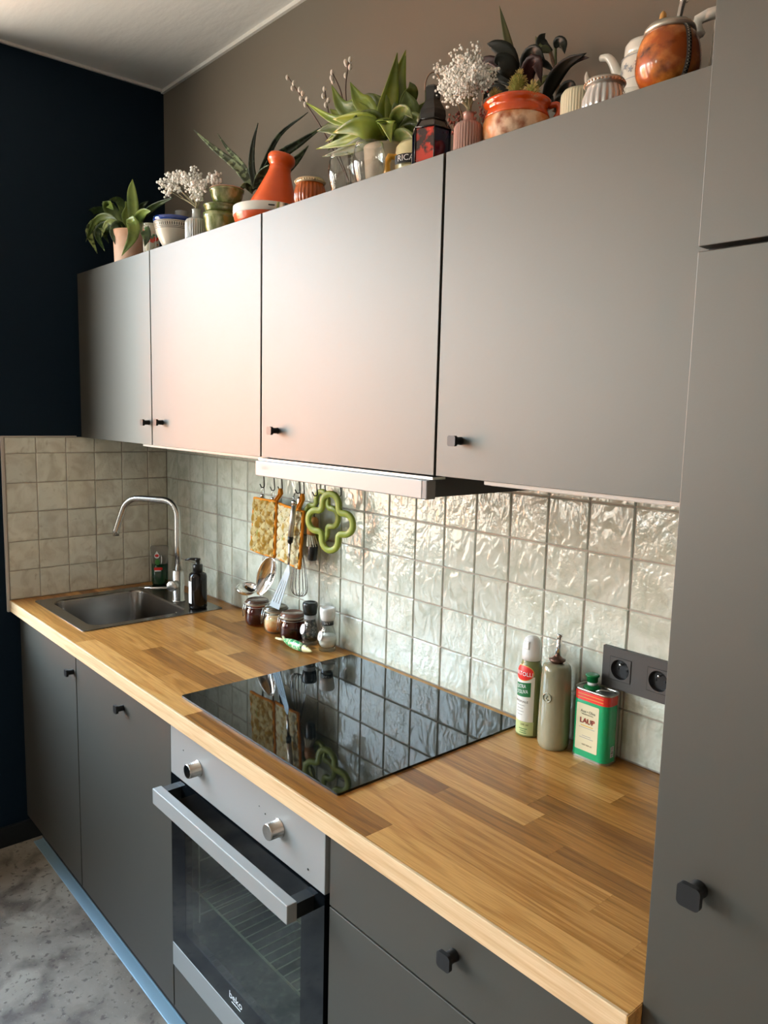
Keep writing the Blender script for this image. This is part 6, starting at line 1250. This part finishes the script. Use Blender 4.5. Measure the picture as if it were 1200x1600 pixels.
# --- dark rubber-leaved plants behind
m_rub = mat('dark_rubber_leaf', '15170f', 0.45, spec=0.3, rand=0.3); m_rubred = mat('dark_red_leaf', '2a1212', 0.45, spec=0.3, rand=0.2); m_rubgreen = mat('olive_leaf', '4c4f2c', 0.4, rand=0.2)
x, y = (1.7475, -0.0850, 2.1817)[0], -0.085
t = thing('potted_plant', (x, y, ZT), 'dark broad-leaved plant with one tall upright spear behind the orange glazed pot', 'plant')
pot_lathe(x, y, [(0.038, ZT), (0.050, 2.13), (0.051, 2.14), (0.047, 2.14), (0.0, 2.13)]).build('pot', mat('brown_pot', (0.08, 0.045, 0.03), 0.6), t)
for pts, w_, m in (([(1.7550, -0.0850, 2.2218), (1.7396, -0.0870, 2.2915), (1.7273, -0.0910, 2.3359), (1.7111, -0.0950, 2.3899)], 0.034, m_rubgreen), ([(1.7637, -0.0850, 2.2372), (1.7484, -0.1030, 2.2839), (1.7247, -0.1150, 2.3030), (1.7043, -0.1190, 2.3131)], 0.064, m_rub),
                   ([(1.7607, -0.0850, 2.2345), (1.7566, -0.1110, 2.2555), (1.7417, -0.1230, 2.2682), (1.7321, -0.1270, 2.2664)], 0.080, m_rub), ([(1.7443, -0.0850, 2.2368), (1.7051, -0.0910, 2.2853), (1.6737, -0.0950, 2.2973), (1.6496, -0.0950, 2.2885)], 0.036, m_rubred),
                   ([(1.7546, -0.0850, 2.2279), (1.7272, -0.0950, 2.2510), (1.7089, -0.1030, 2.2516), (1.7046, -0.1070, 2.2396)], 0.050, m_rub), ([(1.7803, -0.0850, 2.2266), (1.7860, -0.0950, 2.2630), (1.8134, -0.1030, 2.2718), (1.8405, -0.1070, 2.2451)], 0.052, m_rub),
                   ([(1.7874, -0.0850, 2.2127), (1.8000, -0.1030, 2.2390), (1.8274, -0.1150, 2.2433), (1.8483, -0.1230, 2.1964)], 0.064, m_rubred), ([(1.7973, -0.0850, 2.2041), (1.8167, -0.0910, 2.2145), (1.8348, -0.0990, 2.2162), (1.8436, -0.0990, 2.2182)], 0.028, m_rubgreen),
                   ([(1.7447, -0.0850, 2.2307), (1.6994, -0.0830, 2.2649), (1.6656, -0.0790, 2.2834), (1.6388, -0.0750, 2.2849)], 0.034, m_rubgreen), ([(1.7474, -0.0870, 2.2114), (1.7270, -0.1030, 2.2271), (1.7002, -0.1070, 2.2250), (1.6873, -0.1110, 2.2115)], 0.036, m_rub)):
    leaf(t, pts, w_ * 0.66, m, fold=0.15, peak=0.4, tip=1.0, roll=0.05, thick=0.0016)
x, y = (1.8531, -0.0850, 2.1369)[0], -0.085
t = thing('potted_plant', (x, y, ZT), 'dark plant with long strap leaves between the orange glazed pot and the cream candle', 'plant')
pot_lathe(x, y, [(0.034, ZT), (0.044, 2.10), (0.045, 2.11), (0.041, 2.11), (0.0, 2.10)]).build('pot', mat('clay_pot', 'a0683f', 0.7), t)
MB().tube(spline([(1.8520, -0.0850, 2.1545), (1.8591, -0.0850, 2.1812), (1.8503, -0.0850, 2.2271), (1.8361, -0.0850, 2.2656)], 10), [0.0050] * 6 + [0.0035] * 5, 8).build('stem', mat('brown_stem', '5c4430', 0.6), t)
MB().tube(spline([(1.8498, -0.0850, 2.2352), (1.8472, -0.0830, 2.2536), (1.8459, -0.0830, 2.2745)], 6), 0.0025, 6).build('side_stem', m_rubgreen, t)
for pts, w_, m in (([(1.8316, -0.0910, 2.1698), (1.8566, -0.1030, 2.1997), (1.8941, -0.1110, 2.2198), (1.9420, -0.1190, 2.2211)], 0.056, m_rub), ([(1.8506, -0.0850, 2.2236), (1.8821, -0.0950, 2.2281), (1.9089, -0.1030, 2.2264), (1.9451, -0.1150, 2.2139)], 0.038, m_rubred),
                   ([(1.8390, -0.0850, 2.2669), (1.8186, -0.0870, 2.2819), (1.8178, -0.0910, 2.2946), (1.8265, -0.0910, 2.3009)], 0.046, m_rub), ([(1.8359, -0.0850, 2.2679), (1.8190, -0.0910, 2.2759), (1.8091, -0.0910, 2.2882), (1.8036, -0.0910, 2.3038)], 0.024, m_rubgreen),
                   ([(1.8476, -0.0850, 2.2699), (1.8545, -0.0870, 2.2772), (1.8695, -0.0910, 2.2689), (1.8766, -0.0950, 2.2476)], 0.042, m_rub), ([(1.8442, -0.0850, 2.2312), (1.8299, -0.0910, 2.2451), (1.8223, -0.0990, 2.2485), (1.8183, -0.1030, 2.2405)], 0.026, m_rub),
                   ([(1.8391, -0.0850, 2.2646), (1.8314, -0.0950, 2.2708), (1.8241, -0.0990, 2.2673), (1.8167, -0.0990, 2.2651)], 0.026, m_rubgreen), ([(1.8563, -0.0870, 2.1563), (1.8748, -0.0990, 2.1641), (1.8851, -0.1030, 2.1602), (1.8811, -0.1150, 2.1357)], 0.050, m_rub),
                   ([(1.8539, -0.0850, 2.1712), (1.8718, -0.0870, 2.1885), (1.8916, -0.0910, 2.1908), (1.9036, -0.0910, 2.1808)], 0.040, m_rub), ([(1.8485, -0.0850, 2.1635), (1.8427, -0.0910, 2.1841), (1.8363, -0.0950, 2.1905), (1.8308, -0.0990, 2.1829)], 0.030, m_rub)):
    leaf(t, pts, w_ * 0.66, m, fold=0.15, peak=0.4, tip=1.0, roll=0.05, thick=0.0016)
x, y = (1.9547, -0.2150, 2.0909)[0], -0.215
t = thing('wooden_box', (x, y, ZT), 'small round wooden box low between the orange glazed pot and the cream candle', 'box')
MB().lathe([(0.022, ZT), (0.0235, ZT + 0.002), (0.0235, 2.066)], x, y, 32).build('body', mat('light_wood', 'b9854e', 0.5), t); MB().lathe([(0.0245, 2.0662), (0.0245, 2.077), (0.022, 2.0795), (0.0, 2.080)], x, y, 32).build('lid', mat('amber_wood', 'b06a2c', 0.4), t)

# --- cream ribbed candle jar
x, y = (2.0026, -0.2150, 2.1066)[0], -0.215
t = thing('candle_jar', (x, y, ZT), 'cream ribbed cylindrical candle jar left of the small ribbed glass pot', 'candle')
MB().lathe([(0.028, ZT), (0.030, ZT + 0.003)] + [(0.0305, ZT + 0.003 + 0.014 * k) for k in range(1, 6)] + [(0.0300, 2.118), (0.0265, 2.1245), (0.021, 2.1265), (0.019, 2.124), (0.0, 2.123)], x, y, 160, ribs=40, rib=0.0010, ribfn=lambda z: 1 if z < 2.12 else 0).build('jar', mat('cream_ribbed_ceramic', 'c4bda0', 0.5), t)
MB().lathe([(0.018, 2.1275), (0.006, 2.130), (0.0045, 2.134), (0.0, 2.135)], x, y, 20).build('knob', mat('cream_knob', 'c4bda0', 0.5), t)

# --- small ribbed glass pot with metal collar
x, y = 2.086, -0.268
t = thing('ribbed_glass_pot', (x, y, ZT), 'small ribbed silvery glass pot with a beaded metal collar', 'candle holder')
m_silver = mat('mercury_glass', (0.70, 0.69, 0.66), 0.10, metal=0.25, trans=0.3, spec=0.9); m_collar = mat('pewter', (0.60, 0.57, 0.52), 0.32, metal=0.9)
MB().lathe([(0.024, ZT), (0.029, ZT + 0.004), (0.0320, 2.056), (0.0310, 2.072), (0.0270, 2.086), (0.0265, 2.089)], x, y, 120, ribs=20, rib=0.0032, ribfn=lambda z: 1 if z < 2.084 else 0.2).build('glass', m_silver, t)
MB().lathe([(0.0268, 2.0892), (0.0295, 2.0900), (0.0300, 2.0985), (0.0285, 2.1010), (0.026, 2.1010), (0.025, 2.0892)], x, y, 48).build('collar', m_collar, t)
mb = MB()
for k in range(34): a = 2 * pi * k / 34; mb.ball((x + 0.0302 * cos(a), y + 0.0302 * sin(a), 2.0945), 0.0020, 6, 4)
tag(mb.build('beads', mat('copper_beads', (0.55, 0.36, 0.24), 0.3, metal=0.8), t), kind='stuff')

# --- white spouted teapot behind it
x, y = (1.9988, -0.1250, 2.1320)[0], -0.125
t = thing('white_teapot', (x, y, ZT), 'white porcelain teapot whose curved spout rises behind the ribbed glass pot', 'teapot')
m_porc = mat('white_porcelain', 'd9d4c8', 0.18, coat=0.7)
MB().lathe([(0.028, ZT), (0.036, ZT + 0.006), (0.044, 2.066), (0.042, 2.090), (0.030, 2.108), (0.018, 2.114), (0.0, 2.116)], x, y, 40).build('body', m_porc, t)
MB().tube(spline([(2.0406, -0.1500, 2.1138), (2.0406, -0.1600, 2.1331), (2.0323, -0.1650, 2.1581), (2.0223, -0.1680, 2.1732), (2.0072, -0.1680, 2.1778)], 14), [0.0105 - 0.0052 * i / 14 for i in range(15)], 14).build('spout', m_porc, t)
MB().tube(spline([(1.9730, -0.1500, 2.1511), (1.9683, -0.1500, 2.1629), (1.9676, -0.1500, 2.1736)], 6), [0.0055, 0.006, 0.0055, 0.0048, 0.0038, 0.0026, 0.0012], 10).build('handle_tip', m_porc, t)
# --- decorated canister
x, y = (2.0847, -0.1600, 2.1525)[0], -0.160
t = thing('white_canister', (x, y, ZT), 'white porcelain canister with a grey flower band, behind the orange gourd', 'canister')
MB().lathe([(0.033, ZT), (0.0360, ZT + 0.004), (0.0360, 2.160), (0.0340, 2.167), (0.030, 2.169)], x, y, 44).build('body', m_porc, t)
MB().lathe([(0.0310, 2.1692), (0.0320, 2.171), (0.0318, 2.186), (0.0285, 2.193), (0.018, 2.197), (0.0, 2.198)], x, y, 44).build('lid', m_porc, t)
A = az(x, y); m_dec = mat('grey_blue_print', '8c9096', 0.4)
for z in (2.1625, 2.1245): patch(t, 'grey_line', x, y, 0.0361, 0, 2 * pi, z, z + 0.0012, m_dec, 40)
for k in range(9):
    a_ = A - 1.5 + k * 0.3; cyl_shape(t, 'printed_flower', x, y, 0.0361, a_, 2.1435 + 0.004 * (-1) ** k, [(0.0036 * (1 + .45 * cos(5 * q)) * cos(q), 0.0042 * (1 + .45 * cos(5 * q)) * sin(q)) for q in [2 * pi * i / 30 for i in range(30)]], m_dec, 0.0004)
    patch(t, 'printed_leaf', x, y, 0.0361, a_ + 0.10, a_ + 0.17, lambda q: 2.137 + 0.012 * q, lambda q: 2.139 + 0.012 * q, m_dec, 4)
# --- glass dish
x, y = (2.1260, -0.2550, 2.0709)[0], -0.255
t = thing('glass_dish', (x, y, ZT), 'low clear glass dish between the ribbed glass pot and the orange gourd', 'dish')
MB().lathe([(0.014, ZT), (0.016, ZT + 0.002), (0.021, 2.068), (0.0225, 2.074), (0.021, 2.074), (0.017, 2.05), (0.0, 2.046)], x, y, 40).build('body', m_glass, t)
# --- gourd cup
x, y = 2.186, -0.262
t = thing('gourd_cup', (x, y, ZT), 'glossy orange-brown gourd cup with a metal rim and a braided strap', 'cup')
m_gourd = mat('burnished_gourd', '9c4a12', 0.26, coat=0.6, var=('d98a3c', 24, (1, 1, 1), 0.46, 0.68), var2=('3c1606', 30, (1, 1, 1), 0.54, 0.72))
pg = [(0.020, ZT), (0.030, 2.042), (0.0400, 2.062), (0.0450, 2.085), (0.0445, 2.103), (0.0400, 2.122), (0.0345, 2.134), (0.0310, 2.138)]
pg = [(0.020, ZT)] + [(0.020 + 0.0252 * sin(pi / 2 * min(1, (k / 7))) , ZT + 0.052 * k / 7) for k in range(1, 8)] + [(0.0452 - 0.0142 * (1 - cos(pi / 2 * k / 8)), 2.0882 + 0.050 * sin(pi / 2 * k / 8)) for k in range(1, 9)]
MB().lathe(pg, x, y, 56).build('gourd', m_gourd, t)
MB().lathe([(0.0340, 2.1372), (0.0362, 2.1395), (0.0350, 2.1455), (0.0315, 2.1500), (0.0300, 2.1500), (0.0290, 2.142)], x, y, 48).build('metal_rim', mat('antique_silver', (0.50, 0.47, 0.40), 0.35, metal=0.85), t)
A = az(x, y) + 0.62; sv = Vector((-sin(A), cos(A), 0)); rv = Vector((cos(A), sin(A), 0)); c = Vector((x, y, 0))
st_ = [c + rv * (r + 0.0012) + UZ * z for r, z in pg[2:]]
MB().sweep(st_, [(-0.0010, -0.0035), (0.0010, -0.0035), (0.0010, 0.0035), (-0.0010, 0.0035)], sv, closed=False).build('leather_strap', mat('dark_leather', (0.03, 0.018, 0.012), 0.6), t)
mb = MB()
for i in range(44):
    q = i / 43 * (len(st_) - 1); p_ = st_[int(q)].lerp(st_[min(len(st_) - 1, int(q) + 1)], q - int(q)) + rv * 0.0012; mb.tube([p_ + sv * 0.002 * (-1) ** i - UZ * 0.001, p_ - sv * 0.002 * (-1) ** i + UZ * 0.001], 0.0006, 4)
tag(mb.build('braiding', mat('silver_thread', (0.45, 0.42, 0.34), 0.4, metal=0.6), t), kind='stuff')
mb = MB(); b0 = Vector((2.1735, -0.2620, 2.1539)); mb.tube([b0 - UZ * 0.012, b0 - UZ * 0.004, b0 + UZ * 0.004, b0 + UZ * 0.008], [0.0045, 0.0055, 0.0045, 0.0018], 10); mb.build('horn_tip', mat('horn', 'b58a4c', 0.35), t)
t = thing('metal_straw', tuple(Vector((2.1978, -0.2620, 2.1430))), 'metal drinking straw standing in the orange gourd', 'straw')
MB().tube(spline([(x + 0.004, y, 2.062), (2.1971, -0.2580, 2.1497), (2.2007, -0.2540, 2.1751), (2.2019, -0.2520, 2.1956)], 10), 0.0042, 12).build('tube', m_steel2, t)
MB().tube([(2.2000, -0.2545, 2.1685), (2.2005, -0.2540, 2.1735)], 0.0062, 14).build('ferrule', m_chrome, t)
# --- white pitcher at the right end
x, y = 2.262, -0.135
t = thing('white_pitcher', (x, y, ZT), 'white pitcher with an angular handle, rightmost against the tall cabinet', 'pitcher')
MB().lathe([(0.036, ZT), (0.040, ZT + 0.004), (0.047, 2.11), (0.043, 2.15), (0.036, 2.18), (0.037, 2.196), (0.034, 2.196), (0.033, 2.18), (0.0, 2.17)], x, y, 44).build('body', mat('dark_glazed_pitcher', (0.02, 0.017, 0.015), 0.3), t)
MB().tube(spline([(2.2256, -0.2150, 2.0819), (2.2290, -0.2150, 2.1094), (2.2306, -0.2150, 2.1473)], 8), 0.0030, 10).build('white_edge', m_porc, t)
MB().sweep([(2.2100, -0.2200, 2.1286), (2.2054, -0.2220, 2.1381), (2.2053, -0.2220, 2.1519), (2.2185, -0.2220, 2.1543), (2.2428, -0.2220, 2.1527)], [(-0.0065, -0.006), (0.0065, -0.006), (0.0065, 0.006), (-0.0065, 0.006)], (0.62, -0.78, 0.0), closed=False).build('handle', m_porc, t)

# ------------------------------------------------------------------ final heights of the round pots (their near rims stand closer to the eye than their centres)
def low(name, k, parts=None, skip=()):
    o = bpy.data.objects[name]
    if parts is None and not skip: o.scale.z = k; return
    for c in o.children:
        n = c.name.split('.')[0]
        if (parts and n in parts) or (not parts and n not in skip): c.scale.z = k
low('potted_plant', 0.905, ('pot', 'soil')); low('floral_tumbler', 0.95); low('floral_tumbler.001', 0.95); low('white_bowl', 0.90)
low('ribbed_vase', 0.90); low('ribbed_vase.001', 0.87); low('amber_votive', 0.86); low('drinking_glass', 0.92); low('drinking_glass.001', 0.90)
low('cream_jug', 0.88); low('lantern', 0.97); low('glazed_pot', 0.80, None, ('cactus_stem',)); low('wooden_box', 0.9); low('candle_jar', 0.87); low('ribbed_glass_pot', 0.83)
low('white_canister', 0.91); low('glass_dish', 0.8)
low('gourd_cup', 0.88, None, ('horn_tip',))
for n, k in (('green_bowl', 0.92), ('green_bowl.001', 0.92), ('green_bowl.002', 0.92), ('blue_bowl', 0.93), ('blue_bowl.001', 0.93), ('glass_cup', 0.93)):
    o = bpy.data.objects[n]; o.scale.z = k; o.location.z = ZT + (o.location.z - ZT) * k
for c in bpy.data.objects['lidded_pot'].children:
    n = c.name.split('.')[0]
    if n == 'dish': c.scale.z = 0.82
    elif n == 'conical_lid': c.location.z = -0.010; c.scale.z = 1.10
    else: c.location.z = -0.011
